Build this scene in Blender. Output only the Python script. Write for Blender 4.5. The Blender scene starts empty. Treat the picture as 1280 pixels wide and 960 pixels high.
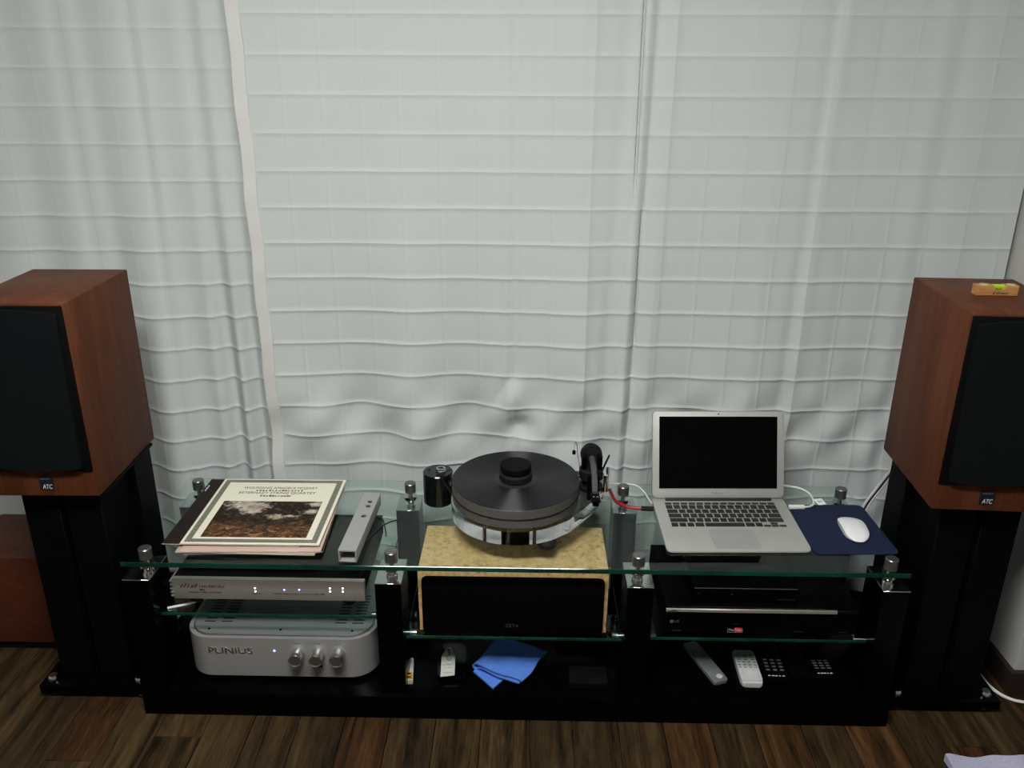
import bpy, bmesh, math, random
from mathutils import Vector, Matrix
random.seed(7)
sc = bpy.context.scene
COL = sc.collection
# ------------------------------------------------------------------ camera
F_PX, PITCH, YAW, ROLL, CAM_Z = 1052.6, 0.3670, -0.0176, 0.0048, 1.4291
cam_d = bpy.data.cameras.new('camera'); cam = bpy.data.objects.new('camera', cam_d); COL.objects.link(cam)
cam_d.sensor_fit = 'HORIZONTAL'; cam_d.sensor_width = 36.0; cam_d.lens = F_PX * 36.0 / 1280.0
cam_d.clip_start = 0.02; cam_d.clip_end = 50
_f = Vector((math.sin(YAW) * math.cos(PITCH), math.cos(YAW) * math.cos(PITCH), -math.sin(PITCH)))
_r = Vector((math.cos(YAW), -math.sin(YAW), 0)); _u = _r.cross(_f)
_r2 = _r * math.cos(ROLL) + _u * math.sin(ROLL); _u2 = -_r * math.sin(ROLL) + _u * math.cos(ROLL)
cam.matrix_world = Matrix(((_r2.x, _u2.x, -_f.x, 0), (_r2.y, _u2.y, -_f.y, 0), (_r2.z, _u2.z, -_f.z, CAM_Z), (0, 0, 0, 1)))
sc.camera = cam
# ------------------------------------------------------------------ world, exposure
w = bpy.data.worlds.new('room_ambient'); sc.world = w; w.use_nodes = True
w.node_tree.nodes['Background'].inputs[0].default_value = (0.6, 0.65, 0.7, 1)
w.node_tree.nodes['Background'].inputs[1].default_value = 0.0
sc.view_settings.view_transform = 'Standard'; sc.view_settings.look = 'None'
sc.view_settings.gamma = 1.0; sc.view_settings.use_curve_mapping = False
sc.view_settings.exposure = 0.0
LAMP_POS = (-0.22, 0.48, 2.40); LAMP_STRENGTH = 52.0      # the room's ceiling lamp (built further down)

# ------------------------------------------------------------------ materials
def _nt(name):
    m = bpy.data.materials.new(name); m.use_nodes = True
    nt = m.node_tree; p = nt.nodes['Principled BSDF']
    return m, nt, p
def N(nt, t, **k):
    n = nt.nodes.new(t)
    for a, v in k.items():
        if a in n.inputs: n.inputs[a].default_value = v
        else: setattr(n, a, v)
    return n
def coords(nt, scale=(1, 1, 1), rnd=False):
    tc = N(nt, 'ShaderNodeTexCoord'); mp = N(nt, 'ShaderNodeMapping')
    mp.inputs['Scale'].default_value = scale
    nt.links.new(tc.outputs['Object'], mp.inputs['Vector'])
    if rnd:
        oi = N(nt, 'ShaderNodeObjectInfo'); ml = N(nt, 'ShaderNodeVectorMath', operation='SCALE')
        cx = N(nt, 'ShaderNodeCombineXYZ')
        for i in range(3): nt.links.new(oi.outputs['Random'], cx.inputs[i])
        ml.inputs['Scale'].default_value = 37.0
        nt.links.new(cx.outputs[0], ml.inputs[0]); nt.links.new(ml.outputs[0], mp.inputs['Location'])
    return mp.outputs['Vector']
def ramp(nt, fac, stops):
    r = N(nt, 'ShaderNodeValToRGB'); e = r.color_ramp.elements
    while len(e) < len(stops): e.new(0.5)
    for el, (p, c) in zip(e, stops): el.position = p; el.color = (*c, 1)
    nt.links.new(fac, r.inputs[0]); return r.outputs[0]
def mul(c, k): return tuple(v * k for v in c)
def mat(name, col, rough=0.5, metal=0.0, spec=0.5, var=0.12, vscale=40, stretch=(1, 1, 1), bump=0.0, bscale=200, aniso=0.0, coat=0.0):
    m, nt, p = _nt(name)
    v = coords(nt, stretch)
    n = N(nt, 'ShaderNodeTexNoise', Scale=vscale, Detail=4.0); nt.links.new(v, n.inputs['Vector'])
    nt.links.new(ramp(nt, n.outputs['Fac'], [(0.3, mul(col, 1 - var)), (0.7, mul(col, 1 + var))]), p.inputs['Base Color'])
    p.inputs['Roughness'].default_value = rough; p.inputs['Metallic'].default_value = metal
    p.inputs['Specular IOR Level'].default_value = spec; p.inputs['Anisotropic'].default_value = aniso
    p.inputs['Coat Weight'].default_value = coat
    if bump:
        b = N(nt, 'ShaderNodeTexNoise', Scale=bscale, Detail=3.0); nt.links.new(v, b.inputs['Vector'])
        bp = N(nt, 'ShaderNodeBump', Strength=bump, Distance=0.001)
        nt.links.new(b.outputs['Fac'], bp.inputs['Height']); nt.links.new(bp.outputs[0], p.inputs['Normal'])
    return m
def wood(name, stops, stretch, scale=6, rough=0.45, spec=0.4, rnd=False, fine=60, tint=0.0, bump=0.1):
    m, nt, p = _nt(name)
    v = coords(nt, stretch, rnd)
    n1 = N(nt, 'ShaderNodeTexNoise', Scale=scale, Detail=6.0, Roughness=0.6, Distortion=0.6); nt.links.new(v, n1.inputs['Vector'])
    n2 = N(nt, 'ShaderNodeTexNoise', Scale=fine, Detail=3.0); nt.links.new(v, n2.inputs['Vector'])
    ad = N(nt, 'ShaderNodeMath', operation='MULTIPLY_ADD'); ad.inputs[1].default_value = 0.45
    nt.links.new(n2.outputs['Fac'], ad.inputs[0]); nt.links.new(n1.outputs['Fac'], ad.inputs[2])
    sb = N(nt, 'ShaderNodeMath', operation='SUBTRACT'); sb.inputs[1].default_value = 0.225
    nt.links.new(ad.outputs[0], sb.inputs[0])
    c = ramp(nt, sb.outputs[0], stops)
    if tint:
        oi = N(nt, 'ShaderNodeObjectInfo'); mr = N(nt, 'ShaderNodeMapRange')
        mr.inputs['To Min'].default_value = 1 - tint; mr.inputs['To Max'].default_value = 1 + tint
        nt.links.new(oi.outputs['Random'], mr.inputs['Value'])
        mx = N(nt, 'ShaderNodeMix', data_type='RGBA', blend_type='MULTIPLY'); mx.inputs['Factor'].default_value = 1
        cc = N(nt, 'ShaderNodeCombineColor')
        for i in range(3): nt.links.new(mr.outputs[0], cc.inputs[i])
        nt.links.new(c, mx.inputs['A']); nt.links.new(cc.outputs[0], mx.inputs['B']); c = mx.outputs['Result']
        # some boards lean to red
        r2 = N(nt, 'ShaderNodeMath', operation='FRACT'); m7 = N(nt, 'ShaderNodeMath', operation='MULTIPLY'); m7.inputs[1].default_value = 7.31
        nt.links.new(oi.outputs['Random'], m7.inputs[0]); nt.links.new(m7.outputs[0], r2.inputs[0])
        gt = N(nt, 'ShaderNodeMath', operation='GREATER_THAN'); gt.inputs[1].default_value = 0.72; nt.links.new(r2.outputs[0], gt.inputs[0])
        m3 = N(nt, 'ShaderNodeMix', data_type='RGBA', blend_type='MULTIPLY'); m3.inputs['B'].default_value = (1.15, 0.88, 0.76, 1)
        nt.links.new(gt.outputs[0], m3.inputs['Factor']); nt.links.new(c, m3.inputs['A']); c = m3.outputs['Result']
    nt.links.new(c, p.inputs['Base Color'])
    p.inputs['Roughness'].default_value = rough; p.inputs['Specular IOR Level'].default_value = spec
    bp = N(nt, 'ShaderNodeBump', Strength=bump, Distance=0.001)
    nt.links.new(n2.outputs['Fac'], bp.inputs['Height']); nt.links.new(bp.outputs[0], p.inputs['Normal'])
    return m
def emis(name, col, s):
    m, nt, p = _nt(name)
    p.inputs['Base Color'].default_value = (*col, 1); p.inputs['Emission Color'].default_value = (*col, 1)
    p.inputs['Emission Strength'].default_value = s
    return m
def clear_glass(name, tint, ior=1.5, rough=0.0):
    # flat pane: tinted transparency under a Fresnel reflection
    m, nt, p = _nt(name); nt.nodes.remove(p)
    out = nt.nodes['Material Output']
    tr = N(nt, 'ShaderNodeBsdfTransparent', Color=(*tint, 1)); gl = N(nt, 'ShaderNodeBsdfGlossy', Roughness=rough)
    gl.inputs['Color'].default_value = (0.9, 1.0, 0.95, 1)
    fr = N(nt, 'ShaderNodeFresnel', IOR=ior); mx = N(nt, 'ShaderNodeMixShader')
    ge = N(nt, 'ShaderNodeNewGeometry'); iv = N(nt, 'ShaderNodeMath', operation='SUBTRACT'); iv.inputs[0].default_value = 1.0
    nt.links.new(ge.outputs['Backfacing'], iv.inputs[1])
    fm = N(nt, 'ShaderNodeMath', operation='MULTIPLY'); nt.links.new(fr.outputs[0], fm.inputs[0]); nt.links.new(iv.outputs[0], fm.inputs[1])
    nt.links.new(fm.outputs[0], mx.inputs[0]); nt.links.new(tr.outputs[0], mx.inputs[1]); nt.links.new(gl.outputs[0], mx.inputs[2])
    nt.links.new(mx.outputs[0], out.inputs['Surface'])
    return m
def curtain_fabric(name, col):
    m, nt, p = _nt(name); out = nt.nodes['Material Output']
    v = coords(nt)
    n = N(nt, 'ShaderNodeTexNoise', Scale=5.0, Detail=4.0); nt.links.new(v, n.inputs['Vector'])
    c = ramp(nt, n.outputs['Fac'], [(0.3, mul(col, 0.99)), (0.7, mul(col, 1.01))])
    nt.links.new(c, p.inputs['Base Color']); p.inputs['Roughness'].default_value = 0.9; p.inputs['Specular IOR Level'].default_value = 0.1
    w1 = N(nt, 'ShaderNodeTexNoise', Scale=16.0, Detail=5.0, Roughness=0.65, Distortion=0.8); nt.links.new(v, w1.inputs['Vector'])
    w2 = N(nt, 'ShaderNodeTexNoise', Scale=420.0, Detail=2.0); nt.links.new(v, w2.inputs['Vector'])
    b1 = N(nt, 'ShaderNodeBump', Strength=0.22, Distance=0.005); b2 = N(nt, 'ShaderNodeBump', Strength=0.25, Distance=0.0008)
    nt.links.new(w1.outputs['Fac'], b1.inputs['Height']); nt.links.new(w2.outputs['Fac'], b2.inputs['Height'])
    nt.links.new(b1.outputs[0], b2.inputs['Normal']); nt.links.new(b2.outputs[0], p.inputs['Normal'])
    tl = N(nt, 'ShaderNodeBsdfTranslucent', Color=(*col, 1)); mx = N(nt, 'ShaderNodeMixShader'); mx.inputs[0].default_value = 0.12
    nt.links.new(p.outputs[0], mx.inputs[1]); nt.links.new(tl.outputs[0], mx.inputs[2]); nt.links.new(mx.outputs[0], out.inputs['Surface'])
    return m
def acrylic(name):
    m, nt, p = _nt(name)
    v = coords(nt); n = N(nt, 'ShaderNodeTexNoise', Scale=3.0); nt.links.new(v, n.inputs['Vector'])
    nt.links.new(ramp(nt, n.outputs['Fac'], [(0.3, (0.96, 0.98, 0.98)), (0.7, (1, 1, 1))]), p.inputs['Base Color'])
    p.inputs['Transmission Weight'].default_value = 1.0; p.inputs['IOR'].default_value = 1.49; p.inputs['Roughness'].default_value = 0.0
    return m
def vinyl(name):
    m, nt, p = _nt(name)
    tc = N(nt, 'ShaderNodeTexCoord'); sp = N(nt, 'ShaderNodeSeparateXYZ'); nt.links.new(tc.outputs['Object'], sp.inputs[0])
    ln = N(nt, 'ShaderNodeVectorMath', operation='LENGTH'); nt.links.new(tc.outputs['Object'], ln.inputs[0])
    ns = N(nt, 'ShaderNodeTexNoise', noise_dimensions='1D', Scale=420.0, Detail=2.0); nt.links.new(ln.outputs['Value'], ns.inputs['W'])
    nt.links.new(ramp(nt, ns.outputs['Fac'], [(0.3, (0.004, 0.004, 0.005)), (0.7, (0.009, 0.009, 0.010))]), p.inputs['Base Color'])
    cr = N(nt, 'ShaderNodeVectorMath', operation='MULTIPLY'); cr.inputs[1].default_value = (1, 1, 0)
    nt.links.new(tc.outputs['Object'], cr.inputs[0]); nm = N(nt, 'ShaderNodeVectorMath', operation='NORMALIZE'); nt.links.new(cr.outputs[0], nm.inputs[0])
    tg = N(nt, 'ShaderNodeVectorTransform', vector_type='VECTOR', convert_from='OBJECT', convert_to='WORLD'); nt.links.new(nm.outputs[0], tg.inputs[0])
    nt.links.new(tg.outputs[0], p.inputs['Tangent'])
    p.inputs['Roughness'].default_value = 0.42; p.inputs['Anisotropic'].default_value = 1.0; p.inputs['Specular IOR Level'].default_value = 0.5
    return m
def landscape(name):
    # printed picture: pale sky breaks, dark trees, warm foreground
    m, nt, p = _nt(name)
    tc = N(nt, 'ShaderNodeTexCoord'); sp = N(nt, 'ShaderNodeSeparateXYZ'); nt.links.new(tc.outputs['Object'], sp.inputs[0])
    def noise(s, d, dist=0.0, off=0.0, sz=(1, 1, 1)):
        mp = N(nt, 'ShaderNodeMapping'); mp.inputs['Scale'].default_value = sz; mp.inputs['Location'].default_value = (off, off, 0)
        nt.links.new(tc.outputs['Object'], mp.inputs['Vector'])
        n = N(nt, 'ShaderNodeTexNoise', Scale=s, Detail=d, Distortion=dist); nt.links.new(mp.outputs[0], n.inputs['Vector']); return n.outputs['Fac']
    trees = ramp(nt, noise(70, 6, 1.0), [(0.35, (0.004, 0.003, 0.0025)), (0.55, (0.022, 0.014, 0.008)), (0.68, (0.09, 0.055, 0.022)), (0.8, (0.2, 0.13, 0.05))])
    fore = ramp(nt, noise(60, 6, 1.0, 3.0, (1, 1.4, 1)), [(0.35, (0.012, 0.007, 0.005)), (0.55, (0.10, 0.045, 0.018)), (0.72, (0.34, 0.20, 0.10)), (0.85, (0.5, 0.42, 0.32))])
    sky = ramp(nt, noise(30, 4, 0.3), [(0.3, (0.30, 0.22, 0.14)), (0.55, (0.46, 0.40, 0.34)), (0.75, (0.62, 0.58, 0.54))])
    def blob(cx, cy, rx, ry):
        mp = N(nt, 'ShaderNodeMapping'); mp.vector_type = 'POINT'
        mp.inputs['Location'].default_value = (-cx / rx, -cy / ry, 0); mp.inputs['Scale'].default_value = (1 / rx, 1 / ry, 0)
        nt.links.new(tc.outputs['Object'], mp.inputs['Vector'])
        l = N(nt, 'ShaderNodeVectorMath', operation='LENGTH'); nt.links.new(mp.outputs[0], l.inputs[0])
        a = N(nt, 'ShaderNodeMath', operation='MULTIPLY_ADD'); a.inputs[1].default_value = 3.0
        nt.links.new(noise(75, 6, 0.9, cx * 10), a.inputs[0]); nt.links.new(l.outputs['Value'], a.inputs[2])
        s = N(nt, 'ShaderNodeMapRange'); s.inputs['From Min'].default_value = 2.75; s.inputs['From Max'].default_value = 1.85
        nt.links.new(a.outputs[0], s.inputs['Value']); return s.outputs[0]
    def mix(f, a, b):
        x = N(nt, 'ShaderNodeMix', data_type='RGBA'); nt.links.new(f, x.inputs['Factor']); nt.links.new(a, x.inputs['A']); nt.links.new(b, x.inputs['B']); return x.outputs['Result']
    fy = N(nt, 'ShaderNodeMath', operation='MULTIPLY_ADD'); fy.inputs[1].default_value = 0.05
    nt.links.new(noise(25, 3), fy.inputs[0]); nt.links.new(sp.outputs['Y'], fy.inputs[2])
    mr = N(nt, 'ShaderNodeMapRange'); mr.inputs['From Min'].default_value = 0.012; mr.inputs['From Max'].default_value = -0.010
    nt.links.new(fy.outputs[0], mr.inputs['Value'])
    c = mix(mr.outputs[0], trees, fore)
    for b in ((-0.058, 0.066, 0.050, 0.024), (-0.040, 0.040, 0.028, 0.018), (0.026, 0.010, 0.022, 0.010), (0.062, 0.012, 0.016, 0.006), (0.100, 0.034, 0.018, 0.010), (0.105, 0.070, 0.020, 0.010)):
        c = mix(blob(*b), c, sky)
    nt.links.new(c, p.inputs['Base Color']); p.inputs['Roughness'].default_value = 0.6; p.inputs['Specular IOR Level'].default_value = 0.15
    return m
def keypattern(name):
    m, nt, p = _nt(name)
    v = coords(nt)
    br = N(nt, 'ShaderNodeTexBrick'); nt.links.new(v, br.inputs['Vector'])
    br.inputs['Color1'].default_value = (0.045, 0.048, 0.035, 1); br.inputs['Color2'].default_value = (0.075, 0.078, 0.055, 1)
    br.inputs['Mortar'].default_value = (0.45, 0.44, 0.34, 1); br.inputs['Scale'].default_value = 100.0
    br.inputs['Mortar Size'].default_value = 0.035; br.inputs['Brick Width'].default_value = 0.72; br.inputs['Row Height'].default_value = 0.44
    nt.links.new(br.outputs['Color'], p.inputs['Base Color']); p.inputs['Roughness'].default_value = 0.5
    return m

M = dict(
 wall=mat('wall_paint', (0.50, 0.495, 0.46), 0.9, var=0.03, vscale=4, bump=0.1),
 ceiling=mat('ceiling_paint', (0.62, 0.62, 0.60), 0.9, var=0.02, vscale=3),
 slab=mat('floor_underlay', (0.02, 0.014, 0.01), 0.8),
 plank=wood('laminate_plank', [(0.28, (0.005, 0.0028, 0.0012)), (0.42, (0.022, 0.0128, 0.0052)), (0.56, (0.043, 0.0258, 0.0105)), (0.74, (0.078, 0.049, 0.021))], (16, 0.9, 1), scale=2.0, rough=0.55, spec=0.15, rnd=True, fine=20, tint=0.22, bump=0.35),
 base=mat('dark_baseboard', (0.022, 0.013, 0.010), 0.55, spec=0.3),
 curtain=curtain_fabric('curtain_cotton', (0.600, 0.640, 0.628)),
 hem=curtain_fabric('curtain_hem', (0.69, 0.70, 0.665)),
 rail=mat('rail_metal', (0.6, 0.6, 0.6), 0.35, 1.0),
 black=mat('black_lacquer', (0.0010, 0.0010, 0.0011), 0.2, spec=0.05, var=0.3),
 blackm=mat('black_matte', (0.003, 0.003, 0.003), 0.6, spec=0.07, var=0.2),
 steel=mat('black_powder_coat', (0.0014, 0.0017, 0.0018), 0.5, spec=0.06, var=0.2, bump=0.1, bscale=900),
 chrome=mat('chrome', (0.72, 0.72, 0.72), 0.10, 1.0, var=0.03),
 brushed=mat('brushed_cap', (0.55, 0.56, 0.56), 0.30, 1.0, var=0.05),
 capmetal=mat('satin_cap', (0.22, 0.22, 0.215), 0.28, 0.85, var=0.12, vscale=120, stretch=(6, 6, 0.3)),
 mirror=mat('mirror_plate', (0.62, 0.65, 0.64), 0.14, 1.0, var=0.03),
 glass=clear_glass('table_glass', (0.915, 0.965, 0.945)),
 gedge=mat('glass_edge', (0.003, 0.038, 0.023), 0.08, spec=0.6, var=0.5, vscale=9),
 walnut=wood('cherry_veneer', [(0.25, (0.058, 0.017, 0.0068)), (0.5, (0.088, 0.0265, 0.0110)), (0.75, (0.120, 0.040, 0.0170))], (1.5, 1.5, 0.18), scale=14, rough=0.5, spec=0.12, fine=90, bump=0.05),
 brownbox=wood('redwood_veneer', [(0.25, (0.045, 0.011, 0.005)), (0.5, (0.068, 0.018, 0.008)), (0.75, (0.092, 0.027, 0.012))], (0.3, 1.5, 1.5), scale=10, rough=0.45, spec=0.25, fine=80, bump=0.05),
 maple=wood('birdseye_maple', [(0.30, (0.30, 0.145, 0.055)), (0.42, (0.55, 0.325, 0.145)), (0.58, (0.64, 0.42, 0.205)), (0.8, (0.70, 0.49, 0.265))], (1, 1, 1), scale=70, rough=0.4, spec=0.3, fine=330, bump=0.03),
 grille=mat('speaker_cloth', (0.0040, 0.0054, 0.0062), 0.85, spec=0.08, var=0.35, vscale=600, bump=0.3, bscale=900),
 grilleblk=mat('black_speaker_cloth', (0.0012, 0.0012, 0.0013), 0.9, spec=0.03, var=0.3, vscale=500, bump=0.2, bscale=800),
 navy=mat('navy_badge', (0.006, 0.008, 0.022), 0.4),
 white=mat('white_plastic', (0.74, 0.75, 0.75), 0.3, spec=0.5, var=0.03),
 ink=mat('white_print', (0.62, 0.62, 0.62), 0.6, var=0.03),
 greyink=mat('grey_print', (0.11, 0.11, 0.11), 0.6, var=0.05),
 dimink=mat('dim_print', (0.035, 0.035, 0.035), 0.6, var=0.05),
 darkink=mat('dark_print', (0.03, 0.028, 0.025), 0.7, var=0.1),
 redink=mat('red_print', (0.55, 0.02, 0.04), 0.5, var=0.05),
 brownink=mat('brown_print', (0.085, 0.055, 0.045), 0.7, var=0.1),
 alu=mat('laptop_aluminium', (0.41, 0.41, 0.385), 0.5, 0.3, var=0.03, bump=0.05, bscale=1500),
 aludark=mat('lid_edge', (0.10, 0.10, 0.10), 0.4, 0.6),
 alupad=mat('trackpad_glass', (0.34, 0.35, 0.335), 0.45, 0.28, var=0.02),
 screen=mat('dark_screen', (0.0012, 0.0012, 0.0013), 0.22, spec=0.10, var=0.1),
 keycap=mat('keycap', (0.018, 0.018, 0.019), 0.5, spec=0.35, var=0.15),
 hinge=mat('hinge_black', (0.006, 0.006, 0.006), 0.5),
 silver=mat('brushed_silver', (0.40, 0.375, 0.34), 0.40, 0.55, var=0.10, vscale=30, stretch=(0.15, 1, 9)),
 amp=mat('sandblasted_aluminium', (0.43, 0.425, 0.41), 0.38, 0.55, var=0.06, vscale=300, bump=0.08, bscale=900),
 amptop=mat('amp_top_plate', (0.31, 0.335, 0.33), 0.45, 0.6, var=0.05, vscale=200),
 ampgap=mat('amp_edge', (0.16, 0.17, 0.18), 0.35, 0.8),
 bar=mat('anodised_bar', (0.36, 0.36, 0.35), 0.5, 0.35, var=0.04, vscale=300),
 black_or_shade=mat('black_and_slot_shade', (0.002, 0.002, 0.002), 0.9, spec=0.05),  # flat black for dark small parts and marks, and painted shade of vent slots
 cream=mat('cream_card', (0.70, 0.68, 0.55), 0.55, var=0.02, vscale=8),
 cardedge=mat('card_edge', (0.52, 0.47, 0.38), 0.8, var=0.1),
 pinkcard=mat('pink_card', (0.52, 0.37, 0.31), 0.6, var=0.04, vscale=10),
 darkcard=mat('dark_brown_card', (0.016, 0.011, 0.009), 0.6, spec=0.15, var=0.2, vscale=10),
 tancard=mat('tan_card', (0.40, 0.32, 0.24), 0.6, var=0.05),
 picture=landscape('printed_landscape'), greek=keypattern('printed_key_pattern'),
 platter=mat('grey_platter', (0.088, 0.082, 0.074), 0.5, spec=0.4, var=0.12, vscale=250),
 vinyl=vinyl('record_vinyl'), reclabel=mat('record_label', (0.018, 0.018, 0.02), 0.6),
 acrylic=acrylic('clear_acrylic'),
 motorblk=mat('gloss_black_motor', (0.004, 0.005, 0.005), 0.12, spec=0.5),
 rubber=mat('black_rubber', (0.007, 0.007, 0.007), 0.7, spec=0.2),
 armtube=mat('carbon_arm', (0.085, 0.085, 0.082), 0.38, 0.3),
 pad=mat('navy_mouse_pad', (0.012, 0.018, 0.044), 0.85, spec=0.15, var=0.25, vscale=260, bump=0.3, bscale=700),
 red=mat('red_cable', (0.26, 0.007, 0.016), 0.4, spec=0.5),
 wcable=mat('white_cable', (0.66, 0.67, 0.67), 0.4, var=0.03),
 dcable=mat('dark_cable', (0.012, 0.012, 0.013), 0.5),
 bluecloth=mat('blue_microfibre', (0.085, 0.20, 0.60), 0.95, spec=0.05, var=0.14, vscale=220, bump=0.4, bscale=600),
 greycloth=mat('lavender_cloth', (0.40, 0.40, 0.52), 0.95, spec=0.05, var=0.08, vscale=200, bump=0.5, bscale=500),
 paper=mat('paper_tag', (0.50, 0.50, 0.46), 0.8, var=0.06, vscale=60),
 smoke=clear_glass('smoky_plastic', (0.72, 0.74, 0.73), 1.45, 0.08),
 hazard=mat('hazard_orange', (0.60, 0.30, 0.03), 0.6),
 remgrey=mat('grey_remote', (0.17, 0.19, 0.18), 0.45, 0.3),
 remwhite=mat('silver_white_remote', (0.50, 0.51, 0.50), 0.4),
 remkey=mat('remote_key', (0.10, 0.12, 0.12), 0.5),
 blkplastic=mat('black_plastic', (0.0013, 0.0013, 0.0014), 0.45, spec=0.045),
 levelwood=wood('level_wood', [(0.3, (0.36, 0.16, 0.05)), (0.6, (0.52, 0.27, 0.09)), (0.8, (0.62, 0.36, 0.15))], (0.2, 1, 1), scale=40, fine=120),
 brass=mat('pale_brass', (0.75, 0.66, 0.42), 0.35, 0.6),
 lime=mat('lime_vial', (0.36, 0.62, 0.03), 0.2, spec=0.6, var=0.1),
 led_blue=emis('led_blue', (0.35, 0.45, 1.0), 3.0), led_white=emis('led_white', (1, 1, 1), 2.2),
 lamp=emis('lamp_diffuser', (1.0, 0.992, 0.97), LAMP_STRENGTH),
 lampframe=mat('lamp_frame', (0.7, 0.7, 0.7), 0.5),
)

# ------------------------------------------------------------------ mesh helpers
def bm_new(): return bmesh.new()
def box(bm, x0, x1, y0, y1, z0, z1, bev=0.0, seg=2, mi=0):
    vs = [bm.verts.new((x, y, z)) for z in (z0, z1) for y in (y0, y1) for x in (x0, x1)]
    idx = ((0, 2, 3, 1), (4, 5, 7, 6), (0, 1, 5, 4), (2, 6, 7, 3), (0, 4, 6, 2), (1, 3, 7, 5))
    fs = [bm.faces.new([vs[i] for i in f]) for f in idx]
    for f in fs: f.material_index = mi
    if bev:
        es = list({e for f in fs for e in f.edges})
        bmesh.ops.bevel(bm, geom=es, offset=bev, segments=seg, profile=0.5, affect='EDGES')
    return bm
def prism(bm, outline, z0, z1, bev=0.0, seg=2, mi=0):
    lo = [bm.verts.new((x, y, z0)) for x, y in outline]; hi = [bm.verts.new((x, y, z1)) for x, y in outline]
    n = len(outline)
    fs = [bm.faces.new(lo[::-1]), bm.faces.new(hi)]
    caps = [e for f in fs for e in f.edges]
    for i in range(n): fs.append(bm.faces.new((lo[i], lo[(i + 1) % n], hi[(i + 1) % n], hi[i])))
    for f in fs: f.material_index = mi
    if bev: bmesh.ops.bevel(bm, geom=caps, offset=bev, segments=seg, profile=0.5, affect='EDGES')
    return bm
def rrect(x0, x1, y0, y1, r, n=6):
    o = []
    for cx, cy, a in ((x1 - r, y0 + r, -90), (x1 - r, y1 - r, 0), (x0 + r, y1 - r, 90), (x0 + r, y0 + r, 180)):
        for i in range(n + 1):
            t = math.radians(a + 90 * i / n); o.append((cx + r * math.cos(t), cy + r * math.sin(t)))
    return o
def lathe(bm, prof, n=48, c=(0, 0, 0), mi=0):
    rings = []
    for r, z in prof:
        if r < 1e-6: rings.append([bm.verts.new((c[0], c[1], c[2] + z))])
        else: rings.append([bm.verts.new((c[0] + r * math.cos(2 * math.pi * i / n), c[1] + r * math.sin(2 * math.pi * i / n), c[2] + z)) for i in range(n)])
    for a, b in zip(rings, rings[1:]):
        for i in range(n):
            j = (i + 1) % n
            q = [a[0]] if len(a) == 1 else [a[i], a[j]]
            q += [b[0]] if len(b) == 1 else [b[j], b[i]]
            if len(q) >= 3: bm.faces.new(q).material_index = mi
    return bm
def smoothpath(pts, k=8):
    P = [Vector(p) for p in pts]
    if len(P) < 3: return P
    P = [2 * P[0] - P[1]] + P + [2 * P[-1] - P[-2]]; o = []
    for i in range(1, len(P) - 2):
        a, b, c, d = P[i - 1:i + 3]
        for j in range(k):
            t = j / k
            o.append(0.5 * ((2 * b) + (c - a) * t + (2 * a - 5 * b + 4 * c - d) * t * t + (3 * b - a - 3 * c + d) * t ** 3))
    o.append(P[-2]); return o
def tube(bm, pts, r, n=10, k=8, radii=None, closed=False):
    P = smoothpath(pts, k) if k else [Vector(p) for p in pts]
    rings = []; up = Vector((0, 0, 1))
    m = len(P)
    for i, p in enumerate(P):
        if closed: t = (P[(i + 1) % m] - P[i - 1]).normalized()
        else: t = (P[min(i + 1, m - 1)] - P[max(i - 1, 0)]).normalized()
        a = t.cross(up)
        if a.length < 1e-4: a = t.cross(Vector((1, 0, 0)))
        a.normalize(); b = t.cross(a).normalized()
        rr = radii[min(int(i / max(1, k or 1)), len(radii) - 1)] if radii else r
        rings.append([bm.verts.new(p + rr * (math.cos(2 * math.pi * j / n) * a + math.sin(2 * math.pi * j / n) * b)) for j in range(n)])
    pairs = list(zip(rings, rings[1:])) + ([(rings[-1], rings[0])] if closed else [])
    for A, Bq in pairs:
        for j in range(n): bm.faces.new((A[j], A[(j + 1) % n], Bq[(j + 1) % n], Bq[j]))
    if not closed: bm.faces.new(rings[0][::-1]); bm.faces.new(rings[-1])
    return bm
def mesh_of(name, bm, mats, smooth=True):
    bmesh.ops.recalc_face_normals(bm, faces=bm.faces[:])
    me = bpy.data.meshes.new(name); bm.to_mesh(me); bm.free()
    for m in (mats if isinstance(mats, (list, tuple)) else [mats]): me.materials.append(M[m])
    if smooth:
        me.polygons.foreach_set('use_smooth', [True] * len(me.polygons)); me.set_sharp_from_angle(angle=math.radians(38))
    return me
def link(name, me, parent=None, loc=(0, 0, 0), rot=(0, 0, 0), label=None):
    o = bpy.data.objects.new(name, me); COL.objects.link(o)
    o.parent = parent; o.location = loc; o.rotation_euler = rot
    if label: o['label'] = label
    return o
def obj(name, bm, mats, parent=None, loc=(0, 0, 0), rot=(0, 0, 0), label=None, smooth=True):
    return link(name, mesh_of(name, bm, mats, smooth), parent, loc, rot, label)
def thing(name, label, cat, loc=(0, 0, 0), rz=0.0, group=None):
    o = link(name, None, None, loc, (0, 0, rz)); return tag(o, label, cat, group)
def tag(o, label, cat, group=None):
    o['label'] = label; o['category'] = cat
    if group: o['group'] = group
    return o
def struct(o): o['kind'] = 'structure'; return o
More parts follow.
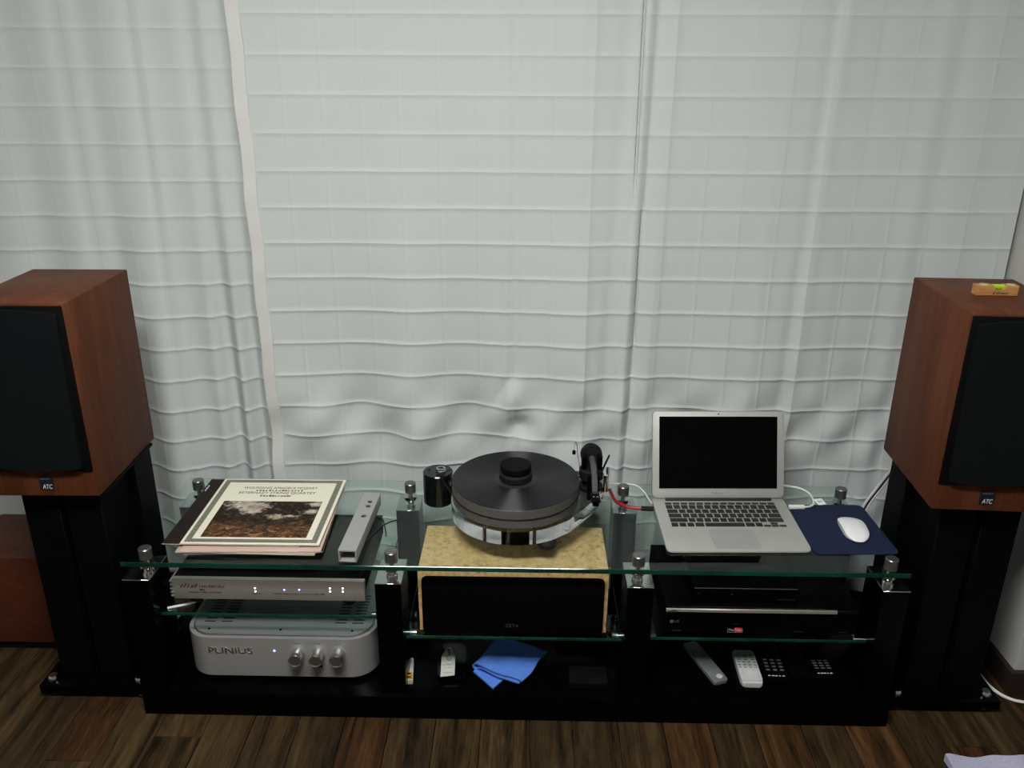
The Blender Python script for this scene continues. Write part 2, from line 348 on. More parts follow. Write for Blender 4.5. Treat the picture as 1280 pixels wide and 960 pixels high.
def text(name, s, size, mats, parent, loc, rot, shear=0.0, width=None, align='CENTER', ext=0.0002, label=None):
    cu = bpy.data.curves.new(name, 'FONT'); cu.body = s; cu.size = size; cu.align_x = align; cu.align_y = 'CENTER'
    cu.shear = shear; cu.extrude = ext; cu.resolution_u = 3
    t = bpy.data.objects.new(name, cu); COL.objects.link(t)
    dg = bpy.context.evaluated_depsgraph_get(); me = bpy.data.meshes.new_from_object(t.evaluated_get(dg))
    bpy.data.objects.remove(t); bpy.data.curves.remove(cu)
    me.materials.clear(); me.materials.append(M[mats])
    if width:
        xs = [v.co.x for v in me.vertices]; k = width / (max(xs) - min(xs))
        for v in me.vertices: v.co.x *= k
    return link(name, me, parent, loc, rot, label)
FRONT = (math.radians(90), 0, 0)
def dashes(name, mats, parent, rows, loc, rot=(0, 0, 0), label=None, th=0.0003, slant=0.0):
    # rows: (x0, x1, y, h, n) short printed strokes too small to read
    bm = bm_new(); rs = random.Random(len(name) + int(1e4 * abs(loc[0])))
    for x0, x1, y, h, n in rows:
        st = (x1 - x0) / n
        for i in range(n):
            a = x0 + i * st; wdt = st * rs.uniform(0.45, 0.85); hh = h * rs.uniform(0.6, 1.0); sx = slant * hh
            prism(bm, [(a, y), (a + wdt, y), (a + wdt + sx, y + hh), (a + sx, y + hh)], 0, th)
    return obj(name, bm, mats, parent, loc, rot, label, smooth=False)

# ================================================================== THE ROOM
XL, XR, YB, YF, ZC = -2.3, 2.3, 2.20, -2.2, 2.42
RX, RY = 1.185, 1.672          # outside corner of the window reveal
fl = struct(obj('floor', box(bm_new(), XL, XR, YF, YB, -0.10, -0.010), 'slab'))
PW, PL = 0.105, 1.25
pm = mesh_of('plank', box(bm_new(), -PW / 2 + 0.0006, PW / 2 - 0.0006, -PL / 2 + 0.0006, PL / 2 - 0.0006, -0.010, 0.0, 0.0012, 1), 'plank')
i = 0; x = XL + PW / 2
while x < XR - PW / 2:
    y = YB - PL * (0.25 + 0.37 * (i % 5) / 1.9) % PL
    y0 = YB - ((i * 0.47) % 1.0) * PL
    ys = [YB]; yy = y0
    while yy > YF: ys.append(yy); yy -= PL
    ys.append(YF)
    for a, b in zip(ys, ys[1:]):
        L = a - b
        if L < 0.05: continue
        p = link('plank', pm, fl, (x, (a + b) / 2, 0)); p.scale = (1, L / PL, 1)
    x += PW; i += 1
struct(obj('ceiling', box(bm_new(), XL, XR, YF, YB, ZC, ZC + 0.1), 'ceiling'))
struct(obj('wall_back', box(bm_new(), XL, XR, YB, YB + 0.1, 0, ZC), 'wall'))
struct(obj('wall_front', box(bm_new(), XL, XR, YF - 0.1, YF, 0, ZC), 'wall'))
struct(obj('wall_left', box(bm_new(), XL - 0.1, XL, YF, YB, 0, ZC), 'wall'))
struct(obj('wall_right', box(bm_new(), XR, XR + 0.1, YF, YB, 0, ZC), 'wall'))
struct(obj('wall_reveal', box(bm_new(), RX, XR, RY, YB, 0, ZC, 0.004), 'wall'))
bb = bm_new()
prism(bb, [(RX - 0.012, RY - 0.012), (XR, RY - 0.012), (XR, RY), (RX, RY), (RX, YB), (RX - 0.012, YB)], 0, 0.062, 0.002, 1)
struct(obj('baseboard_right', bb, 'base'))
struct(obj('baseboard_back', box(bm_new(), XL, RX - 0.013, YB - 0.012, YB, 0, 0.062, 0.002, 1), 'base'))

# ceiling lamp: the light of the room
lamp = thing('ceiling_lamp_offscreen', 'long white ceiling lamp with glowing diffuser above the room', 'lamp', LAMP_POS)
bm = bm_new(); s = 0.54; s2 = 0.24
for a, b, c, d in ((-s, s, -s2, -s2 + 0.03), (-s, s, s2 - 0.03, s2), (-s, -s + 0.03, -s2 + 0.03, s2 - 0.03), (s - 0.03, s, -s2 + 0.03, s2 - 0.03)): box(bm, a, b, c, d, -0.06, 0.02)
obj('lamp_frame', bm, 'lampframe', lamp)
obj('diffuser_offscreen', prism(bm_new(), rrect(-s + 0.031, s - 0.031, -s2 + 0.031, s2 - 0.031, 0.01), -0.055, -0.02, 0.004), 'lamp', lamp)

# ------------------------------------------------------------------ curtains
def sm(a, b, t): t = max(0.0, min(1.0, (t - a) / (b - a))); return t * t * (3 - 2 * t)
def gs(x, c, s): return math.exp(-((x - c) / s) ** 2)
def fold_main(x, z):
    low = 1 - sm(0.45, 1.15, z); a = 0.22 + 0.78 * low
    y = a * (0.020 * gs(x, -0.435, 0.085) - 0.010 * gs(x, -0.30, 0.05) + 0.022 * gs(x, -0.165, 0.075) - 0.026 * gs(x, 0.12, 0.075) - 0.010 * gs(x, -0.66, 0.06)
             + 0.010 * gs(x, 0.36, 0.10) - 0.008 * gs(x, 0.62, 0.10) + 0.014 * gs(x, 0.86, 0.09) - 0.008 * gs(x, 1.05, 0.06))
    k = 0.55 + 0.45 * low
    lean = 0.05 * (1.2 - z)
    for c, s, h in ((0.145, 0.014, -0.006), (0.215, 0.016, 0.006), (0.262, 0.011, -0.008), (0.285, 0.009, 0.009), (0.325, 0.014, -0.006),
                    (0.44, 0.03, 0.004), (0.585, 0.020, -0.006), (0.675, 0.014, 0.010), (0.705, 0.016, -0.010), (0.79, 0.022, 0.006), (0.93, 0.022, -0.008), (0.97, 0.02, 0.007), (1.09, 0.03, 0.006),
                    (-0.052, 0.010, -0.004), (-0.03, 0.010, 0.004), (0.04, 0.02, 0.003)):
        cc = c - (lean * 0.35 if c > 0.2 else 0)
        y += (1.1 if c < 0.4 else 0.62) * k * h * gs(x, cc, s)
    y += 0.012 * gs(x, 0.2556, 0.0028) * sm(1.10, 1.20, z) + 0.009 * gs(x, 0.2766, 0.0028) * sm(0.70, 0.80, z) * (1 - sm(1.04, 1.12, z))
    # creases where the cloth meets the table and the floor
    y += 0.012 * low * math.sin(x * 23 + z * 9) * gs(z, 0.50, 0.13) + 0.006 * low * math.sin(x * 41 - z * 31) * gs(z, 0.52, 0.10)
    y += 0.022 * gs(x, -0.005, 0.035) * gs(z, 0.515, 0.028) - 0.012 * gs(x, -0.03, 0.02) * gs(z, 0.60, 0.05) + 0.010 * gs(x, -0.06 + 0.5 * (z - 0.62), 0.015) * gs(z, 0.62, 0.05)
    return y
def fold_side(x, z):
    low = 1 - sm(0.5, 1.25, z); a = 0.30 + 0.70 * low
    y = a * (-0.030 * gs(x, -0.955, 0.055) + 0.008 * gs(x, -0.87, 0.03) - 0.006 * gs(x, -0.822, 0.015) + 0.028 * gs(x, -0.79, 0.020) - 0.014 * gs(x, -0.752, 0.012) + 0.022 * gs(x, -0.72, 0.016)
             - 0.02 * gs(x, -1.12, 0.05) + 0.02 * gs(x, -1.05, 0.04) - 0.02 * gs(x, -1.30, 0.06) + 0.015 * gs(x, -1.22, 0.04) - 0.02 * gs(x, -1.5, 0.06))
    y += 0.35 * (0.012 * gs(x, -1.10, 0.018) - 0.012 * gs(x, -1.065, 0.02) + 0.012 * gs(x, -0.925, 0.010) - 0.010 * gs(x, -0.90, 0.014) + 0.010 * gs(x, -0.745, 0.012))
    return y
def samples(lo, hi, phase, step, fine, sub):
    """sorted parameter values and, for each, how far a tuck stands proud there"""
    out = [(lo, 0.0), (hi, 0.0)]; k = math.floor((lo - phase) / step) - 1
    while phase + k * step < hi + step:
        c = phase + k * step
        for d, h in ((-fine, 0.0), (-fine * 0.4, 1.0), (fine * 0.4, 1.0), (fine, 0.0)):
            if lo < c + d < hi: out.append((c + d, h))
        for j in range(1, sub):
            t = c + fine + (step - 2 * fine) * j / sub
            if lo < t < hi: out.append((t, 0.0))
        k += 1
    out.sort(); return out
def curtain(name, x0, x1, z0, z1, ybase, fold, xph, zph, hem=0.0, extra=[]):
    xs = extra + samples(x0, x1, xph, 0.0905, 0.0016, 11); zs = samples(z0, z1, zph, 0.0867, 0.0017, 8); xs.sort()
    verts = []; nx = len(xs)
    for z, hz in zs:
        for x, hx in xs:
            pr = (0.00045 + 0.0006 * (1 - sm(0.5, 1.3, z))) * max(hz, (0.5 if x > -0.05 else 0.22) * hx) * (0 if hem and x < x0 + hem else 1)
            verts.append((x, ybase + fold(x, z) - pr, z))
    faces = [(r * nx + c, r * nx + c + 1, (r + 1) * nx + c + 1, (r + 1) * nx + c) for r in range(len(zs) - 1) for c in range(nx - 1)]
    me = bpy.data.meshes.new(name); me.from_pydata(verts, [], faces); me.materials.append(M['curtain'])
    me.polygons.foreach_set('use_smooth', [True] * len(me.polygons))
    return link(name, me)
rail = thing('curtain_rail', 'slim metal curtain rail under the ceiling above the two curtains', 'curtain rail', (0, 2.075, 2.335))
obj('track', box(bm_new(), -1.75, 1.17, -0.02, 0.03, 0, 0.022, 0.003), 'rail', rail)
for bx_ in (-1.6, -0.65, 0.3, 1.05): obj('bracket', box(bm_new(), bx_ - 0.012, bx_ + 0.012, -0.005, 0.015, 0.022, 0.085, 0.002), 'rail', rail)
ca = tag(curtain('curtain', -0.683, 1.176, 0.012, 2.334, 2.055, fold_main, -0.030, 1.526, hem=0.031, extra=[(0.249 + 0.0021 * k_, 0.0) for k_ in range(17)]),
    'white curtain panel of tucked squares with cream hem along its side, behind the turntable', 'curtain')
hx0, hx1 = -0.6845, -0.652
bm = bm_new(); zs = [0.010 + (2.334 - 0.010) * j / 180 for j in range(181)]
def hemy(x, z): return 2.055 + fold_main(x, z) - 0.0035 - 0.0014 * math.sin(z * 52) * math.sin(z * 17 + 1)
hw = [[bm.verts.new((xx + 0.0018 * math.sin(z * 27), hemy(xx, z) + (0.003 if e else 0), z)) for xx, e in ((hx0, 1), (hx0 + 0.001, 0), (-0.668, 0), (hx1 - 0.001, 0), (hx1, 1))] for z in zs]
for a, b in zip(hw, hw[1:]):
    for j in range(4): bm.faces.new((a[j], a[j + 1], b[j + 1], b[j]))
obj('hem', bm, 'hem', ca, label='cream hem strip')
tag(curtain('curtain', -1.75, -0.640, 0.012, 2.334, 2.093, fold_side, -0.99, 1.495),
    'white tucked curtain panel passing under the cream hem of the other panel', 'curtain')

# ================================================================== TV STAND
st = thing('tv_stand', 'long black stand with clear glass top on chrome standoffs and three glass shelves', 'tv stand', (0, 0, 0))
PT = 0.062                                                      # platform top
obj('plinth', box(bm_new(), -0.880, 0.838, 1.543, 1.985, 0.0, PT, 0.002), 'black', st)
def pane(name, x0, x1, y0, y1, z0, z1, bright=True, label=None):
    bm = bm_new(); ch = 0.0012
    rings = []
    for z, d in ((z0, ch), (z0 + ch, 0), (z1 - ch, 0), (z1, ch)):
        rings.append([bm.verts.new(p) for p in ((x0 + d, y0 + d, z), (x1 - d, y0 + d, z), (x1 - d, y1 - d, z), (x0 + d, y1 - d, z))])
    bm.faces.new(rings[0][::-1]); bm.faces.new(rings[3])
    for k, (a, b) in enumerate(zip(rings, rings[1:])):
        for j in range(4): bm.faces.new((a[j], a[(j + 1) % 4], b[(j + 1) % 4], b[j])).material_index = (1 if j == 0 else 0) if k == 1 else (1 if j == 0 or k == 2 else 0)
    return obj(name, bm, ['glass', 'gedge'], st, smooth=False, label=label)
pane('glass_top', -0.884, 0.8353, 1.563, 1.9615, 0.388, 0.400, label='clear glass top with green edge')
pane('glass_shelf', -0.824, -0.332, 1.588, 1.93, 0.2435, 0.2515, False)
pane('glass_shelf', -0.266, 0.224, 1.580, 1.90, 0.197, 0.205)
pane('glass_shelf', 0.290, 0.778, 1.588, 1.93, 0.197, 0.205, False)
PZ = 0.360
postf = mesh_of('post', box(bm_new(), -0.029, 0.029, 0, 0.098, PT, PZ - 0.003, 0.0015, 1), 'black')
postb = mesh_of('post', box(bm_new(), -0.029, 0.029, 0, 0.080, PT, PZ - 0.003, 0.0015, 1), 'black')
capf = mesh_of('cap_plate', box(bm_new(), -0.0295, 0.0295, -0.0005, 0.0985, PZ - 0.003, PZ, 0.0006, 1), 'mirror')
capb = mesh_of('cap_plate', box(bm_new(), -0.0295, 0.0295, -0.0005, 0.0805, PZ - 0.003, PZ, 0.0006, 1), 'mirror')
bm = lathe(bm_new(), [(0, PZ), (0.0125, PZ), (0.0125, PZ + 0.006), (0.0095, PZ + 0.008), (0.0095, PZ + 0.014), (0.0165, PZ + 0.020), (0.0165, 0.388), (0.0055, 0.388), (0.0055, 0.4001), (0, 0.4001)], 32)
soff = mesh_of('standoff', bm, 'chrome')
scap = mesh_of('standoff_cap', lathe(bm_new(), [(0, 0.4002), (0.0142, 0.4002), (0.0142, 0.4235), (0.0128, 0.425), (0, 0.425)], 32), 'capmetal')
for px in (-0.853, -0.2975, 0.2555, 0.809):
    for fr in (1, 0):
        py = 1.556 if fr else 1.878
        o = link('post', postf if fr else postb, st, (px, py, 0))
        link('cap_plate', capf if fr else capb, o, (0, 0, 0), label='mirror-bright cap plate')
        dx = {-0.853: 0.018, -0.2975: 0.006, 0.2555: -0.005, 0.809: -0.010}[px]
        link('standoff', soff, o, (dx, 0.028 if fr else 0.026, 0)); link('standoff_cap', scap, o, (dx, 0.028 if fr else 0.026, 0))
pin = mesh_of('shelf_pin', tube(bm_new(), [(0, 0, 0), (0.022, 0, 0)], 0.006, 14, k=0), 'chrome')
for sx, sg, sz in ((-0.824, 1, 0.2395), (-0.3265, -1, 0.2395), (-0.2685, 1, 0.191), (0.2265, -1, 0.191), (0.2845, 1, 0.191), (0.780, -1, 0.191)):
    for yy in (1.612, 1.905):
        if yy > 1.9 and abs(sx) < 0.28: yy = 1.888
        link('shelf_pin', pin, st, (sx, yy, sz - 0.002), (0, 0, 0 if sg > 0 else math.pi))

# ================================================================== LOUDSPEAKERS AND THEIR STANDS
SW, SH, SD, SZ = 0.2169, 0.4269, 0.296, 0.5507
def loudspeaker(x, y, t, label):
    o = thing('loudspeaker', label, 'loudspeaker', (x, y, SZ), t, 'pair of cherry bookshelf loudspeakers')
    obj('cabinet', box(bm_new(), 0, SW, 0, SD, 0, SH, 0.003), 'walnut', o)
    obj('baffle', box(bm_new(), 0.004, SW - 0.004, -0.0035, 0.004, 0.060, SH - 0.004, 0.002), 'blackm', o)
    out = []; zt, zb, it, ib = SH - 0.018, 0.071, 0.012, 0.020
    n = 14
    for j in range(n + 1): tt = j / n; out.append((ib + (SW - 2 * ib) * tt, zb - 0.005 * math.sin(math.pi * tt)))
    for j in range(1, n + 1): tt = j / n; out.append((SW - ib + (ib - it) * tt + 0.0, zb + (zt - zb) * tt))
    for j in range(1, n + 1): tt = j / n; out.append((SW - it - (SW - 2 * it) * tt, zt + 0.007 * math.sin(math.pi * tt)))
    for j in range(1, n): tt = j / n; out.append((it + (ib - it) * tt, zt - (zt - zb) * tt))
    obj('grille', prism(bm_new(), out, 0.0036, 0.0155, 0.004, 3), 'grille', o, (0, 0, 0), FRONT, label='domed dark cloth grille')
    b = obj('badge', prism(bm_new(), rrect(SW / 2 - 0.0145, SW / 2 + 0.0145, 0.016, 0.048, 0.002), 0, 0.0015, 0.0004, 1), 'navy', o, (0, 0, 0), FRONT, label='small navy badge')
    text('lettering', 'ATC', 0.0150, 'ink', b, (SW / 2 + 0.001, 0.0230, 0.0017), (0, 0, 0), 0.15, 0.021)
    dashes('small_print', 'greyink', b, [(SW / 2 - 0.011, SW / 2 + 0.011, 0.0405, 0.0035, 7)], (0, 0, 0.0016))
    return o
loudspeaker(-1.1288, 1.5809, 0.0198, 'cherry-veneered loudspeaker with dark grille, nothing on its bare top')
loudspeaker(0.8559, 1.5784, -0.0509, 'cherry-veneered loudspeaker carrying a small wooden spirit level on its top')
spike_top = mesh_of('spike_nut', lathe(bm_new(), [(0, 0.0), (0.0125, 0.0), (0.0125, 0.008), (0.009, 0.013), (0, 0.013)], 24), 'chrome')
spike_bot = mesh_of('spike', lathe(bm_new(), [(0.011, 0.0), (0.014, 0.002), (0.014, 0.005), (0.006, 0.006), (0.008, 0.013), (0, 0.013)], 20), 'chrome')
def spk_stand(x0, label, inner):
    o = thing('speaker_stand', label, 'speaker stand', (x0, 1.590, 0), 0, 'pair of black speaker stands')
    W = 0.258
    b = obj('base_plate', box(bm_new(), 0, W, 0, 0.285, 0.013, 0.036, 0.002), 'black', o)
    for sx in (0.024, W - 0.026):
        for sy in (0.024, 0.262):
            link('spike_nut', spike_top, b, (sx, sy, 0.036)); link('spike', spike_bot, b, (sx, sy, 0.0))
    obj('top_plate', box(bm_new(), 0.022, W - 0.022, 0.012, 0.270, 0.5420, 0.5500, 0.0015, 1), 'steel', o)
    for a, bq, c, d in ((0.042, 0.122, 0.030, 0.168), (W - 0.122, W - 0.042, 0.030, 0.168), (0.024, 0.090, 0.170, 0.255), (W - 0.090, W - 0.024, 0.170, 0.255)):
        obj('post', box(bm_new(), a, bq, c, d, 0.036, 0.542, 0.002, 1), 'steel', o)
    return o
spk_stand(-1.150, 'black metal loudspeaker stand with chrome spikes beside the red-brown cabinet', 1)
spk_stand(0.860, 'black metal loudspeaker stand with chrome spikes beside the white wall corner', -1)

# spirit level
lv = thing('spirit_level', 'small wooden spirit level with lime green vial on the loudspeaker', 'spirit level', (0.975, 1.727, SZ + SH), -0.02)
bm = bm_new(); out = [(-0.042, 0), (0.042, 0), (0.042, 0.021)]
for j in range(9): t = math.pi * j / 8; out.append((0.004 + 0.013 * math.cos(t), 0.021 - 0.011 * math.sin(t)))
out += [(-0.042, 0.021)]
prism(bm, out, -0.0115, 0.0115, 0.0008, 1)
obj('body', bm, 'levelwood', lv, (0, 0, 0.0), FRONT)
for sx in (-0.026, 0.030): obj('end_plate', lathe(bm_new(), [(0, 0), (0.0085, 0), (0.0085, 0.001), (0, 0.001)], 20), 'brass', lv, (sx, 0, 0.021))
obj('vial', tube(bm_new(), [(-0.0075, 0, 0), (0.0155, 0, 0)], 0.0055, 16, k=0), 'lime', lv, (0, -0.0, 0.0165), label='lime green vial')
dashes('lettering', 'darkink', lv, [(-0.002, 0.022, 0.004, 0.004, 7)], (0, -0.0118, 0), FRONT)
obj('mark', prism(bm_new(), [(-0.010, 0.003), (-0.006, 0.003), (-0.0055, 0.0085), (-0.007, 0.0075)], 0, 0.0003), 'darkink', lv, (0, -0.0118, 0), FRONT)

# red-brown cabinet next to the stand
cb = thing('wooden_cabinet', 'low red-brown veneered cabinet on a black plinth beside the speaker stand', 'cabinet', (-1.418, 1.765, 0))
obj('plinth', box(bm_new(), 0.004, 0.236, 0.004, 0.205, 0, 0.018, 0.001, 1), 'blackm', cb)
obj('body', box(bm_new(), 0, 0.240, 0, 0.213, 0.018, 0.277, 0.006, 3), 'brownbox', cb)

# ================================================================== ON THE GLASS
G = 0.400
# --- record sleeves
def sleeve(mat_, x, y, z, rz, label, th=0.0042, tilt=(0, 0)):
    o = thing('record_sleeve', label, 'record sleeve', (x, y, z), rz, 'record sleeves in a fanned stack'); o.rotation_euler = (tilt[0], tilt[1], rz)
    bm = box(bm_new(), -0.156, 0.156, -0.155, 0.155, 0.0, th, 0.0008, 1)
    for f in bm.faces:
        if abs(f.normal.z) < 0.5: f.material_index = 1
    obj('cover', bm, [mat_, 'cardedge'], o); return o
SX, SY = -0.613, 1.765
s1 = sleeve('darkcard', SX + 0.000, SY - 0.006, G + 0.0003, 0.05, 'dark sleeve lowest in the record stack', 0.004)
obj('inner_edge', box(bm_new(), -0.15, 0.15, -0.1575, -0.1553, 0.0012, 0.0028), 'paper', s1)
s2 = sleeve('tancard', SX - 0.004, SY - 0.016, G + 0.0046, -0.012, 'tan record sleeve between the pink sleeve and the lowest one', 0.0035)
s3 = sleeve('pinkcard', SX + 0.002, SY - 0.015, G + 0.0084, 0.030, 'pale pink record sleeve showing its edge in the stack', 0.0045)
s4 = sleeve('darkcard', SX - 0.041, SY + 0.004, G + 0.0132, -0.012, 'dark brown record sleeve sticking out under the cream cover', 0.0035)
dashes('lettering', 'ink', s4, [(-0.03, 0.0, 0, 0.004, 6)], (-0.147, 0.12, 0.0036), (0, 0, math.radians(90)))
s5 = sleeve('cream', SX, SY + 0.001, G + 0.0171, 0.006, 'cream record sleeve with landscape picture and key-pattern border, topmost of the stack', 0.0042)
zt = 0.0043
bm = bm_new()
for a, b, c, d in ((-0.149, 0.149, 0.1355, 0.149), (-0.149, 0.149, -0.149, -0.1355), (-0.149, -0.1355, -0.1355, 0.1355), (0.1355, 0.149, -0.1355, 0.1355)):
    box(bm, a, b, c, d, 0, 0.00025)
obj('printed_border', bm, 'greek', s5, (0, 0, zt), smooth=False)
obj('printed_picture', box(bm_new(), -0.120, 0.120, -0.083, 0.083, 0, 0.0003), 'picture', s5, (0.0005, -0.0445, zt), smooth=False, label='printed landscape picture')
text('lettering', 'WOLFGANG AMADEUS MOZART', 0.0155, 'darkink', s5, (0, 0.107, zt), (0, 0, 0), 0, 0.185, ext=0.0001)
text('lettering', 'ESTERHAZY STRING QUARTET', 0.0155, 'darkink', s5, (-0.002, 0.081, zt), (0, 0, 0), 0, 0.190, ext=0.0001)
dashes('small_print', 'brownink', s5, [(-0.058, 0.062, 0.0905, 0.007, 15), (-0.040, 0.040, 0.0625, 0.008, 11)], (0, 0, zt), th=0.0002)

# --- silver tube
tb = thing('metal_tube', 'long silver rectangular metal tube with round holes beside the record sleeves', 'metal tube', (-0.386, 1.576, G), -0.040)
TW, TL, TH = 0.0200, 0.262, 0.030
wall_o = obj('top_wall', box(bm_new(), -TW, TW, 0, TL, TH - 0.003, TH), 'bar')
cut = bm_new()
for hy in (0.218, 0.197, 0.150): lathe(cut, [(0, TH - 0.008), (0.0062, TH - 0.008), (0.0062, TH + 0.005), (0, TH + 0.005)], 24, (0.003, hy, 0))
cut_o = obj('cutter', cut, 'bar')
md = wall_o.modifiers.new('holes', 'BOOLEAN'); md.operation = 'DIFFERENCE'; md.object = cut_o; md.solver = 'EXACT'
wm = bpy.data.meshes.new_from_object(wall_o.evaluated_get(bpy.context.evaluated_depsgraph_get()))
bpy.data.objects.remove(wall_o); bpy.data.objects.remove(cut_o)
wm.materials.clear(); wm.materials.append(M['bar'])
wm.polygons.foreach_set('use_smooth', [False] * len(wm.polygons))
link('top_wall', wm, tb)
obj('bottom_wall', box(bm_new(), -TW, TW, 0, TL, 0.0, 0.003, 0.0012), 'bar', tb)
for s in (-1, 1): obj('side_wall', box(bm_new(), min(s * TW, s * (TW - 0.003)), max(s * TW, s * (TW - 0.003)), 0, TL, 0.001, TH - 0.001, 0.0006), 'bar', tb)
obj('end_wall', box(bm_new(), -TW + 0.003, TW - 0.003, TL - 0.004, TL - 0.001, 0.003, TH - 0.003), 'bar', tb)
bc = obj('black_cable', tube(bm_new(), [(-0.3635, 1.655, G + 0.0022), (-0.352, 1.690, G + 0.0022), (-0.338, 1.722, G + 0.0022), (-0.322, 1.745, G + 0.0022), (-0.302, 1.758, G + 0.0022)], 0.0018, 8), 'dcable')
tag(bc, 'thin black cable curving out from beside the silver tube', 'cable', 'thin black cables at the silver tube')
bc = obj('black_cable', tube(bm_new(), [(-0.3575, 1.772, G + 0.0022), (-0.346, 1.768, G + 0.0022), (-0.337, 1.752, G + 0.0050), (-0.330, 1.728, G + 0.0062), (-0.322, 1.700, G + 0.0022), (-0.319, 1.684, G + 0.0022)], 0.0016, 8), 'dcable')
tag(bc, 'thin black cable end looping over the other cable by the tube', 'cable', 'thin black cables at the silver tube')

# --- turntable
TX, TY = -0.0213, 1.7742
tt = thing('turntable', 'turntable with grey platter on a clear acrylic teardrop plinth', 'turntable', (TX, TY, G))
R0 = 0.153
ol = []
for j in range(40):                                             # round the platter, clockwise gap left open to the arm side
    a = math.radians(70 + (305 - 70) * j / 39); ol.append((R0 * math.cos(a), R0 * math.sin(a)))
ol += [(0.122, -0.098), (0.152, -0.056), (0.182, -0.010), (0.206, 0.040), (0.222, 0.090), (0.228, 0.126), (0.218, 0.146), (0.196, 0.152), (0.160, 0.150), (0.110, 0.147)]
obj('plinth', prism(bm_new(), ol, 0.0205, 0.0545, 0.0015, 2), 'acrylic', tt, label='clear acrylic plinth')
obj('platter', lathe(bm_new(), [(0, 0.0600), (0.1480, 0.0600), (0.1492, 0.0612), (0.1492, 0.0805), (0.1475, 0.0812), (0.1475, 0.0835), (0.1502, 0.0842), (0.1502, 0.1050), (0.1492, 0.1060), (0, 0.1060)], 96), 'platter', tt)
obj('subplatter', lathe(bm_new(), [(0, 0.0555), (0.085, 0.0555), (0.085, 0.0595), (0, 0.0595)], 64), 'blackm', tt)
obj('bearing', lathe(bm_new(), [(0, 0.006), (0.017, 0.006), (0.017, 0.0203), (0, 0.0203)], 32), 'chrome', tt)
obj('bearing_housing', lathe(bm_new(), [(0, 0.0215), (0.021, 0.0215), (0.021, 0.0535), (0, 0.0535)], 40), 'blkplastic', tt)
for a in (-118, -95, -72): obj('threaded_insert', lathe(bm_new(), [(0, 0.0215), (0.0042, 0.0215), (0.0042, 0.0535), (0, 0.0535)], 14), 'chrome', tt, (0.138 * math.cos(math.radians(a)), 0.138 * math.sin(math.radians(a)), 0))
for fx, fy in ((0.073, -0.120), (-0.125, 0.02), (0.165, 0.115)):
    obj('foot', lathe(bm_new(), [(0, 0), (0.019, 0), (0.022, 0.004), (0.022, 0.013), (0.013, 0.0203), (0, 0.0203)], 32), 'rubber', tt, (fx, fy, 0.0))
# tonearm
AX, AY = 0.185, 0.062
ta = obj('tonearm', tube(bm_new(), [(AX - 0.001, AY + 0.010, 0.128), (AX - 0.001, AY - 0.06, 0.1275), (AX - 0.006, AY - 0.160, 0.124)], 0.007, 16, k=6, radii=[0.0078, 0.0068, 0.006]), 'armtube', tt, label='grey tapered tonearm')
bm = lathe(bm_new(), [(0, 0.0545), (0.030, 0.0545), (0.030, 0.062), (0.020, 0.064), (0.020, 0.080), (0.029, 0.083), (0.029, 0.106), (0.026, 0.109), (0, 0.109)], 40, (AX - 0.003, AY, 0))
obj('arm_base', bm, 'rubber', ta)
for ya, yb in ((-0.027, -0.015), (0.011, 0.023)): obj('bearing_yoke', box(bm_new(), AX + ya, AX + yb, AY - 0.012, AY + 0.012, 0.105, 0.142, 0.003), 'blkplastic', ta)
def ytube(prof, n=32):   # lathe about the Y axis
    bm = lathe(bm_new(), prof, n); bmesh.ops.rotate(bm, verts=bm.verts[:], cent=(0, 0, 0), matrix=Matrix.Rotation(math.radians(-90), 3, 'X')); return bm
obj('counterweight', ytube([(0, 0), (0.0245, 0), (0.0265, 0.003), (0.0265, 0.014), (0.0215, 0.016), (0.0215, 0.034), (0.0195, 0.037), (0, 0.037)]), 'rubber', ta, (AX - 0.002, AY + 0.018, 0.1325), (math.radians(-8), 0, 0))
bm = bm_new(); box(bm, AX - 0.016, AX + 0.004, AY - 0.196, AY - 0.156, 0.1195, 0.1235, 0.001); box(bm, AX - 0.013, AX + 0.001, AY - 0.192, AY - 0.170, 0.1080, 0.1195, 0.002)
obj('headshell', bm, 'blkplastic', ta)
bm = bm_new()
for sx in (-0.010, -0.002): lathe(bm, [(0, 0.1235), (0.0022, 0.1235), (0.0022, 0.1258), (0, 0.1258)], 12, (AX + sx, AY - 0.178, 0))
obj('screw', bm, 'chrome', ta)
obj('finger_lift', tube(bm_new(), [(AX + 0.003, AY - 0.184, 0.122), (AX + 0.015, AY - 0.187, 0.123), (AX + 0.022, AY - 0.188, 0.127)], 0.0012, 8), 'chrome', ta)
obj('cueing_lever', tube(bm_new(), [(AX + 0.024, AY - 0.005, 0.105), (AX + 0.033, AY + 0.004, 0.122), (AX + 0.041, AY + 0.012, 0.137)], 0.0024, 8), 'blkplastic', ta)
bm = lathe(bm_new(), [(0, 0.0545), (0.006, 0.0545), (0.006, 0.098), (0, 0.098)], 16, (AX + 0.032, AY - 0.018, 0))
lathe(bm, [(0, 0.0545), (0.0035, 0.0545), (0.0035, 0.108), (0, 0.108)], 12, (AX + 0.038, AY + 0.006, 0))
obj('lift_pillar', bm, 'chrome', ta)
obj('arm_rest', box(bm_new(), AX - 0.016, AX + 0.012, AY - 0.066, AY - 0.056, 0.0545, 0.118, 0.002), 'blkplastic', ta)
w1 = obj('antiskate_rod', tube(bm_new(), [(AX - 0.030, AY + 0.010, 0.105), (AX - 0.036, AY + 0.018, 0.135), (AX - 0.038, AY + 0.022, 0.158), (AX - 0.042, AY + 0.022, 0.166)], 0.0009, 6), 'chrome', ta)
